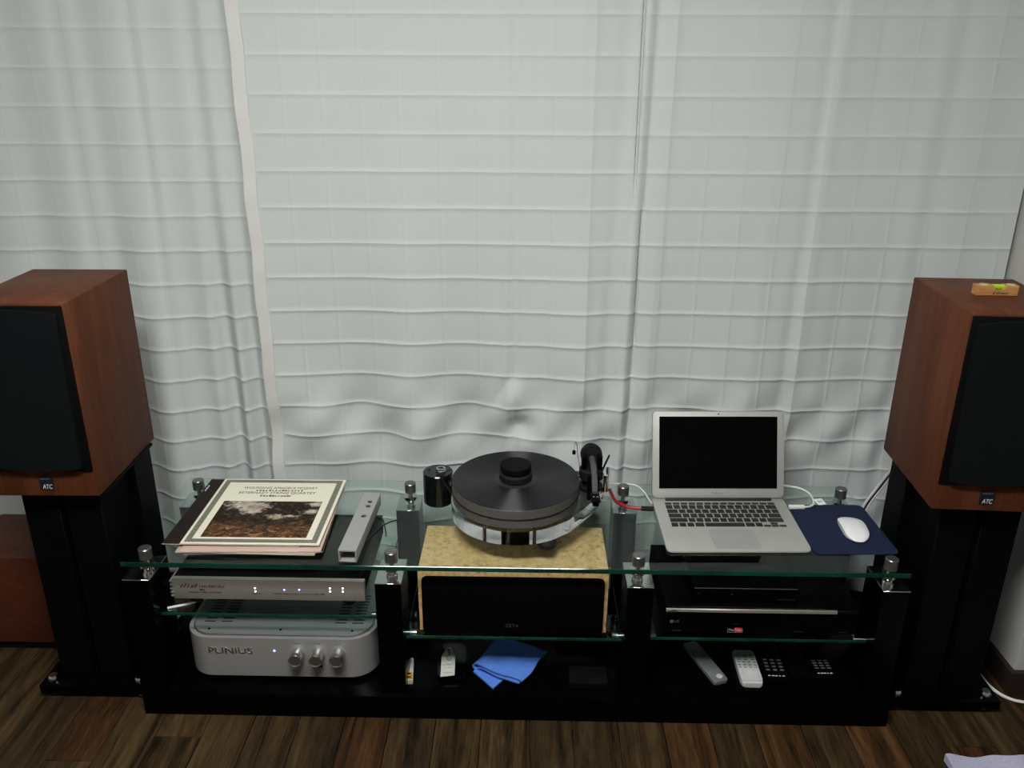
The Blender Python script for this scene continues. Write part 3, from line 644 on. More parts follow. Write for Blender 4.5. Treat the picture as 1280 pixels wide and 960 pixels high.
bm = lathe(bm_new(), [(0, 0.1335), (0.0042, 0.1335), (0.0042, 0.1425), (0, 0.1425)], 14, (AX - 0.0445, AY + 0.022, 0)); tube(bm, [(AX - 0.0445, AY + 0.022, 0.1425), (AX - 0.043, AY + 0.022, 0.166)], 0.0004, 5, k=0)
obj('antiskate_weight', bm, 'blkplastic', ta)
# record, clamp, motor
rec = thing('vinyl_record', 'black vinyl record lying on the turntable platter', 'record', (TX, TY, G + 0.1062))
obj('disc', lathe(bm_new(), [(0.0035, 0), (0.1495, 0), (0.1503, 0.0009), (0.1495, 0.0018), (0.052, 0.0018), (0.051, 0.0016), (0.0035, 0.0016), (0.0035, 0)], 128), 'vinyl', rec)
obj('label', lathe(bm_new(), [(0.0036, 0.0017), (0.0500, 0.0017), (0.0500, 0.0020), (0.0036, 0.0020)], 64), 'reclabel', rec)
ck = thing('record_clamp', 'black round record clamp sitting on the record', 'record clamp', (TX, TY, G + 0.1084))
obj('base', lathe(bm_new(), [(0, 0), (0.034, 0), (0.0385, 0.003), (0.0385, 0.015), (0.035, 0.019), (0.030, 0.020), (0, 0.020)], 48), 'rubber', ck)
obj('knob', lathe(bm_new(), [(0, 0.0201), (0.031, 0.0201), (0.0365, 0.025), (0.0368, 0.037), (0.0355, 0.0385), (0, 0.0385)], 48), 'blackm', ck)
mo = thing('turntable_motor', 'black cylindrical motor with metal pulley standing beside the platter', 'motor', (-0.2145, 1.8570, G))
obj('body', lathe(bm_new(), [(0, 0), (0.0350, 0), (0.0368, 0.002), (0.0368, 0.0815), (0.0350, 0.0835), (0, 0.0835)], 56), 'motorblk', mo)
obj('pulley', lathe(bm_new(), [(0.006, 0.0840), (0.0135, 0.0840), (0.0135, 0.0885), (0.0115, 0.0900), (0.0125, 0.0935), (0.0080, 0.0935), (0.0080, 0.0880), (0.006, 0.0880), (0.006, 0.0840)], 8), 'brushed', mo, (0.008, -0.004, 0))
obj('screw', lathe(bm_new(), [(0, 0), (0.0028, 0), (0.0028, 0.0014), (0, 0.0014)], 12), 'blackm', mo, (-0.022, 0.004, 0.0835))
# belt round platter and pulley
pc = Vector((-0.2065 - TX, 1.8530 - TY, 0)); d = pc.length; ang = math.atan2(pc.y, pc.x); bp = []
th = math.acos((0.1509 - 0.0124) / d)
for j in range(61):
    a = ang + th + (2 * math.pi - 2 * th) * j / 60; bp.append((0.1509 * math.cos(a), 0.1509 * math.sin(a), 0.0835))
for j in range(9):
    a = ang - th + 2 * th * j / 8; bp.append((pc.x + 0.0126 * math.cos(a), pc.y + 0.0126 * math.sin(a), 0.0915))
obj('drive_belt', tube(bm_new(), bp, 0.0009, 6, k=0, closed=True), 'rubber', tt)

# --- laptop
lp = thing('laptop', 'open silver laptop with dark screen on the glass top', 'laptop', (0.3213, 1.6303, G), 0.0265)
LW, LD = 0.325, 0.226
bm = prism(bm_new(), rrect(0, LW, 0, LD, 0.012), 0.003, 0.016, 0.0012, 2)
for v in bm.verts:
    t = v.co.y / LD
    v.co.z = 0.0015 + (v.co.z - 0.003) / 0.013 * (0.0045 + 0.0105 * t) + (0.0005 if t > 0.5 else 0)
obj('base', bm, 'alu', lp); base = lp.children[0]
TILT = math.atan2(0.0045 + 0.0105 - 0.0045, LD)
def bz(y): return 0.0015 + 0.0045 + 0.0105 * y / LD + 0.0005 * (1 if y > LD / 2 else 0)
def topbox(bm, x0, x1, y0, y1, h, bev=0.0): return box(bm, x0, x1, y0, y1, bz((y0 + y1) / 2) - 0.0006, bz((y0 + y1) / 2) + h, bev, 1)
kx0, kx1 = 0.0265, 0.2985; ky1, ky0 = 0.2045, 0.0965
rows = [(6, [1] * 14, 0.6), (1, [1] * 13 + [1.5], 1), (1, [1.5] + [1] * 12 + [1], 1), (1, [1.8] + [1] * 11 + [1.7], 1), (1, [2.35] + [1] * 10 + [2.15], 1), (1, [1, 1, 1, 1.25, 5.1, 1.25, 1], 1)]
tot = sum(r[2] for r in rows); y = ky1
kcache = {}
for ri, (_, ws, hh) in enumerate(rows):
    rh = (ky1 - ky0) * hh / tot; W = kx1 - kx0 if ri < 5 else (kx1 - kx0) * 11.6 / 14.5
    u = W / sum(ws); x = kx0
    for wk in ws:
        key = (ri, wk)
        if key not in kcache:
            kcache[key] = mesh_of('key', box(bm_new(), -wk * u / 2 + 0.0016, wk * u / 2 - 0.0016, -rh / 2 + 0.0016, rh / 2 - 0.0016, -0.0004, 0.0009, 0.0004, 1), 'keycap')
        yc = y - rh / 2
        link('key', kcache[key], base, (x + wk * u / 2, yc, bz(yc)), (TILT * 0.8, 0, 0)); x += wk * u
    if ri == 5:
        u3 = (kx1 - x) / 3; hm = mesh_of('key', box(bm_new(), -u3 / 2 + 0.001, u3 / 2 - 0.001, -rh / 4 + 0.0008, rh / 4 - 0.0008, -0.0004, 0.0009, 0.0003, 1), 'keycap')
        for k_, up in ((0, 0), (1, 0), (1, 1), (2, 0)):
            yc = y - rh * (0.75 if not up else 0.25); link('key', hm, base, (x + (k_ + 0.5) * u3, yc, bz(yc)), (TILT, 0, 0))
    y -= rh
tp = bm_new(); topbox(tp, 0.110, 0.215, 0.008, 0.085, 0.0002)
for v in tp.verts: v.co.z = bz(v.co.y) + (0.0002 if v.co.z > bz(0.046) else -0.0006)
obj('trackpad', tp, 'alupad', base, smooth=False)
HY = 0.2155
obj('hinge', tube(bm_new(), [(0.032, HY, 0.0178), (0.293, HY, 0.0178)], 0.0048, 16, k=0), 'hinge', lp)
lid = obj('lid', prism(bm_new(), rrect(0, LW, 0.003, 0.2160, 0.011), -0.0038, 0.0, 0.0008, 2), 'alu', lp, (0, HY + 0.0005, 0.0195), (math.radians(90 - 20.3), 0, 0))
obj('lid_back', prism(bm_new(), rrect(-0.0006, LW + 0.0006, 0.0024, 0.2168, 0.0115), -0.0050, -0.0036, 0.0005, 1), 'aludark', lid)
obj('screen', box(bm_new(), 0.0165, LW - 0.0165, 0.0255, 0.2035, -0.0002, 0.0003), 'screen', lid, smooth=False)
obj('webcam', lathe(bm_new(), [(0, 0), (0.0018, 0), (0.0018, 0.0004), (0, 0.0004)], 12), 'black_or_shade', lid, (LW / 2, 0.2098, 0.0))
text('lettering', 'MacBook Air', 0.0068, 'greyink', lid, (LW / 2, 0.0145, 0.0002), (0, 0, 0), 0, 0.030, ext=0.0001)

# --- mouse pad and mouse
pd = obj('mouse_pad', prism(bm_new(), rrect(0, 0.190, 0, 0.222, 0.014), 0, 0.0022, 0.0005, 1), 'pad', None, (0.6520, 1.6330, G + 0.0002), (0, 0, 0.030))
tag(pd, 'navy blue mouse pad beside the laptop', 'mouse pad')
ms = thing('computer_mouse', 'flat white computer mouse on the navy pad', 'mouse', (0.7700, 1.7350, G + 0.0025), -0.07)
bm = bm_new(); nu, nv = 20, 28
grid = []
for j in range(nv + 1):
    v = -1 + 2 * j / nv; row = []
    for i_ in range(nu + 1):
        u = -1 + 2 * i_ / nu
        hw = 0.0285 * (1 - abs(v) ** 5 * 0.35) * (1 - 0.04 * (v < 0) * abs(v)) * math.sqrt(max(0.0, 1 - max(0, abs(v) - 0.62) ** 2 * 2.4))
        yy = 0.0565 * v * (1 - 0.10 * abs(u) ** 3)
        z = 0.0045 + 0.0165 * (1 - abs(v) ** 2.4) * (1 - 0.35 * abs(u) ** 3) * (1 - 0.15 * v)
        row.append(bm.verts.new((u * hw, yy, z)))
    grid.append(row)
for j in range(nv):
    for i_ in range(nu): bm.faces.new((grid[j][i_], grid[j][i_ + 1], grid[j + 1][i_ + 1], grid[j + 1][i_]))
rim = [grid[0][i_] for i_ in range(nu + 1)] + [grid[j][nu] for j in range(1, nv + 1)] + [grid[nv][i_] for i_ in range(nu - 1, -1, -1)] + [grid[j][0] for j in range(nv - 1, 0, -1)]
lo = [bm.verts.new((v.co.x * 0.97, v.co.y * 0.985, 0.0032)) for v in rim]
for k_ in range(len(rim)): bm.faces.new((rim[k_], lo[k_], lo[(k_ + 1) % len(rim)], rim[(k_ + 1) % len(rim)]))
bm.faces.new(lo)
obj('shell', bm, 'white', ms)
obj('underside', prism(bm_new(), [(0.0255 * math.cos(t) * (1 if abs(math.sin(t)) < 0.8 else 0.9), 0.053 * math.sin(t)) for t in [2 * math.pi * k_ / 32 for k_ in range(32)]], 0, 0.0034), 'alu', ms)

# --- cables on the glass
rc = thing('audio_cable', 'red cable with black plug running into the laptop side', 'cable', (0, 0, 0))
c0 = obj('cord', tube(bm_new(), [(0.2155, 1.905, G + 0.012), (0.226, 1.862, G + 0.0055), (0.243, 1.838, G + 0.0048), (0.266, 1.826, G + 0.0050), (0.287, 1.8215, G + 0.006)], 0.0042, 12), 'red', rc)
obj('plug', tube(bm_new(), [(0.286, 1.8215, G + 0.0062), (0.300, 1.8195, G + 0.0066), (0.3155, 1.8185, G + 0.0068)], 0.0060, 16, k=4), 'rubber', rc, label='black plug')
wc = obj('power_cable', tube(bm_new(), [(0.150, 1.967, G + 0.0030), (0.215, 1.956, G + 0.0022), (0.265, 1.957, G + 0.0022), (0.291, 1.945, G + 0.0022), (0.305, 1.912, G + 0.0022), (0.312, 1.868, G + 0.004), (0.3145, 1.844, G + 0.008)], 0.0019, 8), 'wcable')
tag(wc, 'thin white power cable reaching the laptop from behind the turntable', 'cable')
ad = thing('adapter_cable', 'white adapter cable looping from behind the laptop to its plug and tag', 'cable', (0, 0, 0))
obj('cord', tube(bm_new(), [(0.668, 1.955, G + 0.0035), (0.690, 1.950, G + 0.0035), (0.712, 1.938, G + 0.0035), (0.7235, 1.915, G + 0.0035), (0.7235, 1.885, G + 0.0040), (0.717, 1.858, G + 0.0055), (0.703, 1.842, G + 0.0065), (0.686, 1.8375, G + 0.0070)], 0.0027, 10), 'wcable', ad)
obj('plug', box(bm_new(), -0.020, 0.020, -0.0055, 0.0055, -0.0042, 0.0042, 0.002, 2), 'white', ad, (0.6685, 1.8365, G + 0.0078), (0, 0, 0.03))
tg_ = obj('tag', box(bm_new(), -0.011, 0.011, -0.013, 0.013, 0, 0.0012, 0.0004, 1), 'white', ad, (0.7375, 1.8720, G + 0.0030), (math.radians(6), 0, 0.2))
dashes('small_print', 'greyink', tg_, [(-0.006, 0.006, -0.004, 0.003, 4), (-0.006, 0.006, 0.001, 0.003, 3)], (0, 0, 0.0013))
sw = thing('speaker_wire', 'twisted white and dark speaker wire hanging behind the loudspeaker to the floor', 'cable', (0, 0, 0))
def strand(off):
    return [(x_ + off, y_, z_) for x_, y_, z_ in ((0.966, 1.885, 0.640), (0.966, 1.905, 0.580), (0.958, 1.960, 0.470), (0.931, 1.980, 0.392), (0.904, 1.992, 0.315), (0.886, 1.998, 0.20), (0.882, 1.995, 0.07), (0.900, 1.975, 0.008), (0.930, 1.960, 0.006))]
for off in (-0.0062, 0.0062): obj('light_strand', tube(bm_new(), strand(off), 0.0034, 8), 'wcable', sw)
obj('dark_strand', tube(bm_new(), strand(0.0), 0.0027, 8), 'dcable', sw)
fc = obj('floor_cable', tube(bm_new(), [(1.128, 1.930, 0.0045), (1.138, 1.80, 0.0045), (1.140, 1.718, 0.0045), (1.146, 1.672, 0.0045), (1.166, 1.640, 0.0045), (1.205, 1.626, 0.0045), (1.30, 1.62, 0.0045), (1.45, 1.61, 0.0045)], 0.0040, 10), 'wcable')
tag(fc, 'white cable bending along the floor at the dark baseboard', 'cable')

# ================================================================== IN THE STAND
# --- flat silver component on the glass shelf
dc = thing('hifi_component', 'flat silver hi-fi component with small lights on the glass shelf', 'hi-fi component', (-0.8035, 1.600, 0.2515))
DW = 0.4455
obj('case', box(bm_new(), 0.008, DW - 0.008, 0.012, 0.300, 0.030, 0.081, 0.001, 1), 'blackm', dc)
fp = obj('front_panel', box(bm_new(), 0.009, DW, 0.0, 0.012, 0.0295, 0.0835, 0.002, 2), 'silver', dc)
for k_ in range(5): obj('fin', box(bm_new(), 0.0, 0.012, 0.004, 0.24, 0.032 + 0.0095 * k_, 0.0365 + 0.0095 * k_, 0.0008, 1), 'silver', dc)
for fx in (0.045, DW - 0.045):
    for fy in (0.04, 0.26): obj('foot', lathe(bm_new(), [(0, 0), (0.012, 0), (0.018, 0.006), (0.018, 0.0298), (0, 0.0298)], 24), 'rubber', dc, (fx, fy, 0))
obj('bottom_cover', box(bm_new(), 0.03, DW - 0.01, 0.06, 0.29, 0.020, 0.0298), 'silver', dc)
leds = [(-0.607, 0.3125), (-0.607, 0.3040), (-0.437, 0.3150), (-0.437, 0.3065), (-0.408, 0.3155), (-0.408, 0.3065)]
for lx, lz in leds: obj('indicator_light', lathe(bm_new(), [(0, 0), (0.0022, 0), (0.0016, 0.0012), (0, 0.0014)], 12), 'led_white', fp, (lx + 0.8035, -0.0001, lz - 0.2515), FRONT)
for lx, lz in ((-0.541, 0.309), (-0.507, 0.310)): obj('indicator_light', lathe(bm_new(), [(0, 0), (0.0022, 0), (0.0016, 0.0012), (0, 0.0014)], 12), 'led_blue', fp, (lx + 0.8035, -0.0001, lz - 0.2515), FRONT)
dashes('lettering', 'brownink', fp, [(0.025, 0.065, 0.060, 0.012, 5), (0.068, 0.128, 0.061, 0.007, 11)], (0, -0.0001, 0), FRONT, slant=0.5)
dashes('small_print', 'darkink', fp, [(0.045, 0.120, 0.0465, 0.004, 18), (0.070, 0.083, 0.0525, 0.005, 3), (0.235, 0.355, 0.0460, 0.003, 24), (0.188, 0.212, 0.0455, 0.003, 5)], (0, -0.0001, 0), FRONT)

gc = obj('grey_cable', tube(bm_new(), [(-0.8150, 1.6010, 0.2545), (-0.795, 1.6090, 0.2545), (-0.772, 1.6200, 0.2545), (-0.745, 1.640, 0.2545), (-0.700, 1.680, 0.2545)], 0.0028, 8), 'wcable')
tag(gc, 'short light grey cable lying on the glass shelf under the flat silver component', 'cable')

# --- integrated amplifier
am = thing('amplifier', 'silver amplifier with rounded corners and three knobs under the glass shelf', 'amplifier', (-0.788, 1.588, PT))
AW, AD, AH = 0.445, 0.335, 0.125
obj('case', prism(bm_new(), rrect(0, AW, 0, AD, 0.062, 14), 0.016, AH - 0.003, 0.003, 3), 'amp', am)
obj('top_rim', prism(bm_new(), rrect(0.009, AW - 0.009, 0.009, AD - 0.009, 0.055, 14), AH - 0.004, AH - 0.0022), 'ampgap', am)
tpn = obj('top_plate', prism(bm_new(), rrect(0.013, AW - 0.013, 0.013, AD - 0.013, 0.051, 14), AH - 0.0025, AH + 0.0005, 0.0008, 1), 'amptop', am)
bm = bm_new()
for sx in (0.035, 0.075, AW - 0.100, AW - 0.060):
    for k_ in range(10): box(bm, sx, sx + 0.026, 0.055 + 0.012 * k_, 0.058 + 0.012 * k_, 0, 0.0005)
obj('vent_slot_shade', bm, 'black_or_shade', tpn, (0, 0, AH + 0.0003), smooth=False)  # dark strips laid on the plate: shade of the open slots put into colour
for sx in (0.055, AW / 2, AW - 0.055): obj('screw', lathe(bm_new(), [(0, 0), (0.0032, 0), (0.0028, 0.001), (0, 0.001)], 14), 'black_or_shade', tpn, (sx, 0.028, AH + 0.0005))
for fx in (0.06, AW - 0.06):
    for fy in (0.06, AD - 0.06): obj('foot', lathe(bm_new(), [(0, 0), (0.017, 0), (0.019, 0.003), (0.019, 0.0162), (0, 0.0162)], 24), 'rubber', am, (fx, fy, 0))
text('lettering', 'PLINIUS', 0.0225, 'brushed', am, (0.110, -0.0003, 0.087), FRONT, 0, 0.102, ext=0.0012, label='bright raised lettering')
kn = mesh_of('knob', lathe(bm_new(), [(0, 0), (0.0165, 0), (0.0165, 0.024), (0.0150, 0.027), (0.0140, 0.027), (0.0130, 0.0262), (0, 0.0262)], 36), 'brushed')
for kx in (0.266, 0.313, 0.361):
    kk = link('knob', kn, am, (kx, 0.0004, 0.0800), FRONT)
dashes('small_print', 'dimink', am, [(0.258, 0.274, 0.1085, 0.002, 5), (0.305, 0.321, 0.1085, 0.002, 5), (0.353, 0.369, 0.1085, 0.002, 5)], (0, -0.0001, 0), FRONT)
obj('indicator_light', lathe(bm_new(), [(0, 0), (0.0026, 0), (0.002, 0.0014), (0, 0.0016)], 14), 'led_blue', am, (0.2125, -0.0001, 0.088), FRONT)
obj('remote_window', box(bm_new(), 0.305, 0.321, -0.0006, 0.002, 0.043, 0.049), 'black_or_shade', am)

# --- centre loudspeaker in maple
cs = thing('centre_speaker', 'birdseye maple centre loudspeaker with black grille on the middle glass shelf', 'loudspeaker', (-0.2375, 1.6000, 0.2052))
CW, CH, CD = 0.4275, 0.1600, 0.197
obj('cabinet', box(bm_new(), 0, CW, 0, CD, 0, CH, 0.0015, 1), 'maple', cs)
out = rrect(0.009, CW - 0.009, 0.001, CH - 0.0125, 0.010)
obj('grille', prism(bm_new(), out, 0.0005, 0.009, 0.002, 2), 'grilleblk', cs, (0, 0, 0), FRONT)
text('lettering', 'ZETA', 0.0125, 'dimink', cs, (0.212, -0.0093, 0.0225), FRONT, 0, 0.031)

# --- disc player and small receiver
bd = thing('disc_player', 'black disc player with silver strip across its front on the glass shelf', 'disc player', (0.3215, 1.600, 0.2052))
BW = 0.434
obj('body', box(bm_new(), 0, BW, 0, 0.26, 0.006, 0.076, 0.0015, 1), 'blkplastic', bd)
for fx in (0.03, BW - 0.03):
    for fy in (0.03, 0.22): obj('foot', lathe(bm_new(), [(0, 0), (0.012, 0), (0.013, 0.006), (0, 0.0062)], 20), 'rubber', bd, (fx, fy, 0))
obj('silver_strip', box(bm_new(), 0.001, 0.385, -0.004, 0.002, 0.063, 0.0715, 0.001, 1), 'silver', bd)
obj('end_strip', box(bm_new(), 0.385, BW - 0.002, -0.003, 0.002, 0.063, 0.0715, 0.001, 1), 'blackm', bd)
obj('power_button', prism(bm_new(), rrect(0.0075, 0.026, 0.0645, 0.0695, 0.0015), 0, 0.0055, 0.0005, 1), 'brushed', bd, (0, 0, 0), FRONT)
obj('disc_tray', box(bm_new(), 0.03, 0.21, -0.001, 0.002, 0.018, 0.030), 'screen', bd)
lg = obj('logo_mark', lathe(bm_new(), [(0, 0), (0.0042, 0), (0.0042, 0.0004), (0, 0.0004)], 20), 'greyink', bd, (0.0160, -0.0001, 0.0355), FRONT)
text('lettering', 'LG', 0.0085, 'greyink', bd, (0.0275, -0.0003, 0.0355), FRONT)
yt = obj('sticker', prism(bm_new(), rrect(0.1445, 0.1785, 0.0080, 0.0225, 0.003), 0, 0.0004), 'ink', bd, (0, -0.0001, 0), FRONT, label='small red and black video sticker')
obj('sticker_field', prism(bm_new(), rrect(0.1453, 0.1777, 0.0088, 0.0217, 0.0025), 0, 0.0003), 'black_or_shade', yt, (0, 0, 0.0004))
obj('sticker_red', prism(bm_new(), rrect(0.1590, 0.1772, 0.0092, 0.0213, 0.0025), 0, 0.0003), 'redink', yt, (0, 0, 0.0007))
text('lettering', 'You', 0.0088, 'ink', yt, (0.1522, 0.0152, 0.0009), (0, 0, 0), 0, 0.0115)
text('lettering', 'Tube', 0.0088, 'ink', yt, (0.1681, 0.0152, 0.0012), (0, 0, 0), 0, 0.0145)
dashes('small_print', 'dimink', bd, [(0.155, 0.172, 0.0285, 0.003, 4), (0.296, 0.318, 0.012, 0.002, 4), (0.018, 0.042, 0.010, 0.0018, 2), (0.395, 0.415, 0.012, 0.002, 3), (0.20, 0.36, 0.0735, 0.0018, 30)], (0, -0.0003, 0), FRONT)
sb = thing('receiver_box', 'small black receiver box standing on the disc player', 'receiver', (0.384, 1.615, 0.2814))
obj('body', box(bm_new(), 0, 0.235, 0, 0.150, 0.003, 0.042, 0.002, 2), 'blkplastic', sb)
for fx in (0.02, 0.215):
    for fy in (0.02, 0.13): obj('foot', lathe(bm_new(), [(0, 0), (0.008, 0), (0.008, 0.0031), (0, 0.0031)], 16), 'rubber', sb, (fx, fy, 0))
dashes('small_print', 'dimink', sb, [(0.190, 0.232, 0.010, 0.003, 7), (0.010, 0.016, 0.024, 0.002, 1), (0.085, 0.090, 0.022, 0.003, 1)], (0, -0.0001, 0), FRONT)
obj('edge_trim', box(bm_new(), 0.002, 0.233, -0.0006, 0.001, 0.0385, 0.0400), 'greyink', sb)

# --- remotes on the platform
def remote(label, x, y, rz, w_, l_, h_, body, keyrows, bevel=0.003, round_key=None, end=None, strip=None, keymat='remkey'):
    o = thing('remote_control', label, 'remote control', (x, y, PT + 0.0003), rz, 'remote controls on the black platform')
    obj('body', prism(bm_new(), rrect(-w_ / 2, w_ / 2, 0, l_, 0.005), 0, h_, bevel, 2), body, o)
    for (yy, n, kw, kh) in keyrows:
        for k_ in range(n):
            xx = -w_ / 2 + w_ * (k_ + 0.5) / n
            obj('button', box(bm_new(), -kw / 2, kw / 2, -kh / 2, kh / 2, 0, 0.0012, 0.0004, 1), keymat, o, (xx, yy, h_ - 0.0002))
    if round_key: obj('button', lathe(bm_new(), [(0, 0), (round_key[1], 0), (round_key[1], 0.001), (0, 0.0014)], 24), 'remwhite', o, (round_key[2], round_key[0], h_))
    if strip: dashes('small_print', 'ink', o, [(-w_ * 0.42, w_ * 0.42, strip, 0.003, 5)], (0, 0, h_ + 0.0001))
    if end: obj('end_cap', prism(bm_new(), rrect(-w_ / 2 + 0.001, w_ / 2 - 0.001, -0.007, 0.010, 0.006), 0.001, h_ - 0.003, 0.003, 2), body, o)
    return o
remote('slim grey remote control with a round white button', 0.467, 1.604, 0.345, 0.037, 0.150, 0.009, 'remgrey', [(0.045, 2, 0.004, 0.003), (0.062, 2, 0.004, 0.003), (0.080, 2, 0.005, 0.003), (0.098, 3, 0.005, 0.003), (0.115, 3, 0.005, 0.003)], 0.002, (0.016, 0.0075, 0.004))
remote('silver white remote control with rows of small keys', 0.5375, 1.600, -0.02, 0.050, 0.108, 0.016, 'remwhite', [(0.046, 4, 0.006, 0.0022), (0.054, 4, 0.008, 0.0032), (0.064, 4, 0.007, 0.0026), (0.073, 3, 0.009, 0.0026), (0.081, 3, 0.009, 0.0026), (0.089, 3, 0.009, 0.0026)], 0.004, None, True)
remote('black remote control with twelve grey keys beside the silver white one', 0.600, 1.606, -0.03, 0.050, 0.150, 0.014, 'blkplastic', [(0.034, 3, 0.009, 0.005), (0.046, 3, 0.009, 0.005), (0.058, 3, 0.009, 0.005), (0.070, 3, 0.009, 0.005)], 0.004, None, False, 0.012)
remote('plain black remote control lying between two keypad remotes', 0.661, 1.618, -0.01, 0.050, 0.150, 0.013, 'blkplastic', [(0.036, 1, 0.005, 0.005), (0.058, 2, 0.006, 0.004)], 0.004, None, False, None, 'blackm')
remote('black remote control with grey number keys nearest the stand post', 0.718, 1.622, 0.02, 0.044, 0.150, 0.014, 'blkplastic', [(0.027, 3, 0.009, 0.004), (0.036, 3, 0.009, 0.004), (0.045, 3, 0.009, 0.004), (0.054, 3, 0.009, 0.004)], 0.004, None, False, 0.008)

# --- small things on the platform, middle bay
bt = thing('stylus_cleaner', 'small white bottle box with orange hazard label on the black platform', 'bottle', (-0.2640, 1.585, PT + 0.0003), 0.10)
obj('body', box(bm_new(), -0.0075, 0.0075, 0, 0.070, 0, 0.014, 0.0012, 1), 'remwhite', bt)
obj('cap', box(bm_new(), -0.0070, 0.0070, 0.0705, 0.0780, 0.0005, 0.0135, 0.001, 1), 'paper', bt)
hz = obj('hazard_label', box(bm_new(), -0.0072, 0.0060, 0.002, 0.026, 0.0140, 0.0142), 'hazard', bt)
bm = bm_new()
for a in (45, -45):
    r_ = math.radians(a); c_, s_ = math.cos(r_), math.sin(r_)
    prism(bm, [(c_ * u - s_ * v - 0.0005, s_ * u + c_ * v + 0.0085) for u, v in ((-0.006, -0.0012), (0.006, -0.0012), (0.006, 0.0012), (-0.006, 0.0012))], 0, 0.0002)
obj('hazard_cross', bm, 'black_or_shade', hz, (0, 0, 0.0142))
obj('flame_mark', prism(bm_new(), [(-0.003, 0.018), (0.002, 0.018), (0.003, 0.021), (-0.0005, 0.0245), (-0.003, 0.022)], 0, 0.0002), 'black_or_shade', hz, (0, 0, 0.0142))
dashes('small_print', 'greyink', bt, [(-0.005, 0.005, 0.040, 0.002, 4), (-0.005, 0.005, 0.046, 0.002, 3)], (0, 0, 0.0141))
pk = obj('plastic_box', prism(bm_new(), rrect(-0.034, 0.034, 0, 0.130, 0.022, 8), 0, 0.016, 0.003, 2), 'smoke', None, (-0.1700, 1.588, PT + 0.0003), (0, 0, 0.02))
tag(pk, 'clear rounded plastic box under the paper tag', 'box')
tgk = thing('paper_tag', 'pale paper tag with pointed end and string on the plastic box', 'tag', (-0.1760, 1.594, PT + 0.0168), 0.06)
obj('card', prism(bm_new(), [(-0.0165, 0), (0.0165, 0.004), (0.0165, 0.072), (0.006, 0.104), (-0.006, 0.104), (-0.0165, 0.072)], 0, 0.0009, 0.0002, 1), 'paper', tgk)
obj('string', tube(bm_new(), [(0.0, 0.095, 0.0016), (0.003, 0.080, 0.0018), (-0.004, 0.066, 0.0016), (0.001, 0.055, 0.0016), (0.006, 0.062, 0.0018), (0.001, 0.078, 0.0022), (0.0, 0.094, 0.0022)], 0.0006, 6), 'darkink', tgk)
obj('eyelet', lathe(bm_new(), [(0.0012, 0.0009), (0.0032, 0.0009), (0.0032, 0.0013), (0.0012, 0.0013)], 16), 'black_or_shade', tgk, (0, 0.095, 0))
dashes('small_print', 'greyink', tgk, [(-0.012, 0.013, 0.012, 0.002, 5), (-0.012, 0.010, 0.040, 0.002, 6), (-0.012, 0.012, 0.030, 0.0018, 6)], (0, 0, 0.001))

# --- folded blue cloth
bl = thing('blue_cloth', 'folded blue microfibre cloth on the black platform', 'cloth', (0, 0, PT + 0.0005))
def quad_sheet(name, c00, c10, c11, c01, zf, th, n=18, m='bluecloth', curl=None):
    bm = bm_new(); top = []; bot = []
    for j in range(n + 1):
        for_top = []; for_bot = []
        for i_ in range(n + 1):
            u, v = i_ / n, j / n
            p = [(1 - u) * (1 - v) * c00[k_] + u * (1 - v) * c10[k_] + u * v * c11[k_] + (1 - u) * v * c01[k_] for k_ in range(2)]
            z = zf(u, v) + 0.0006 * math.sin(31 * u + 13 * v) * math.sin(23 * v)
            for_top.append(bm.verts.new((p[0], p[1], z + th))); for_bot.append(bm.verts.new((p[0], p[1], max(0.0, z))))
        top.append(for_top); bot.append(for_bot)
    for j in range(n):
        for i_ in range(n):
            bm.faces.new((top[j][i_], top[j][i_ + 1], top[j + 1][i_ + 1], top[j + 1][i_]))
            bm.faces.new((bot[j][i_], bot[j + 1][i_], bot[j + 1][i_ + 1], bot[j][i_ + 1]))
    for seq_t, seq_b in (([top[0][k_] for k_ in range(n + 1)], [bot[0][k_] for k_ in range(n + 1)]), ([top[n][k_] for k_ in range(n + 1)], [bot[n][k_] for k_ in range(n + 1)]),
                         ([top[k_][0] for k_ in range(n + 1)], [bot[k_][0] for k_ in range(n + 1)]), ([top[k_][n] for k_ in range(n + 1)], [bot[k_][n] for k_ in range(n + 1)])):
        for k_ in range(n): bm.faces.new((seq_t[k_], seq_t[k_ + 1], seq_b[k_ + 1], seq_b[k_]))
    return obj(name, bm, m, bl if name.endswith('layer') else None)
quad_sheet('lower_layer', (-0.118, 1.630), (-0.068, 1.572), (-0.020, 1.640), (-0.060, 1.700), lambda u, v: 0.0005, 0.004)
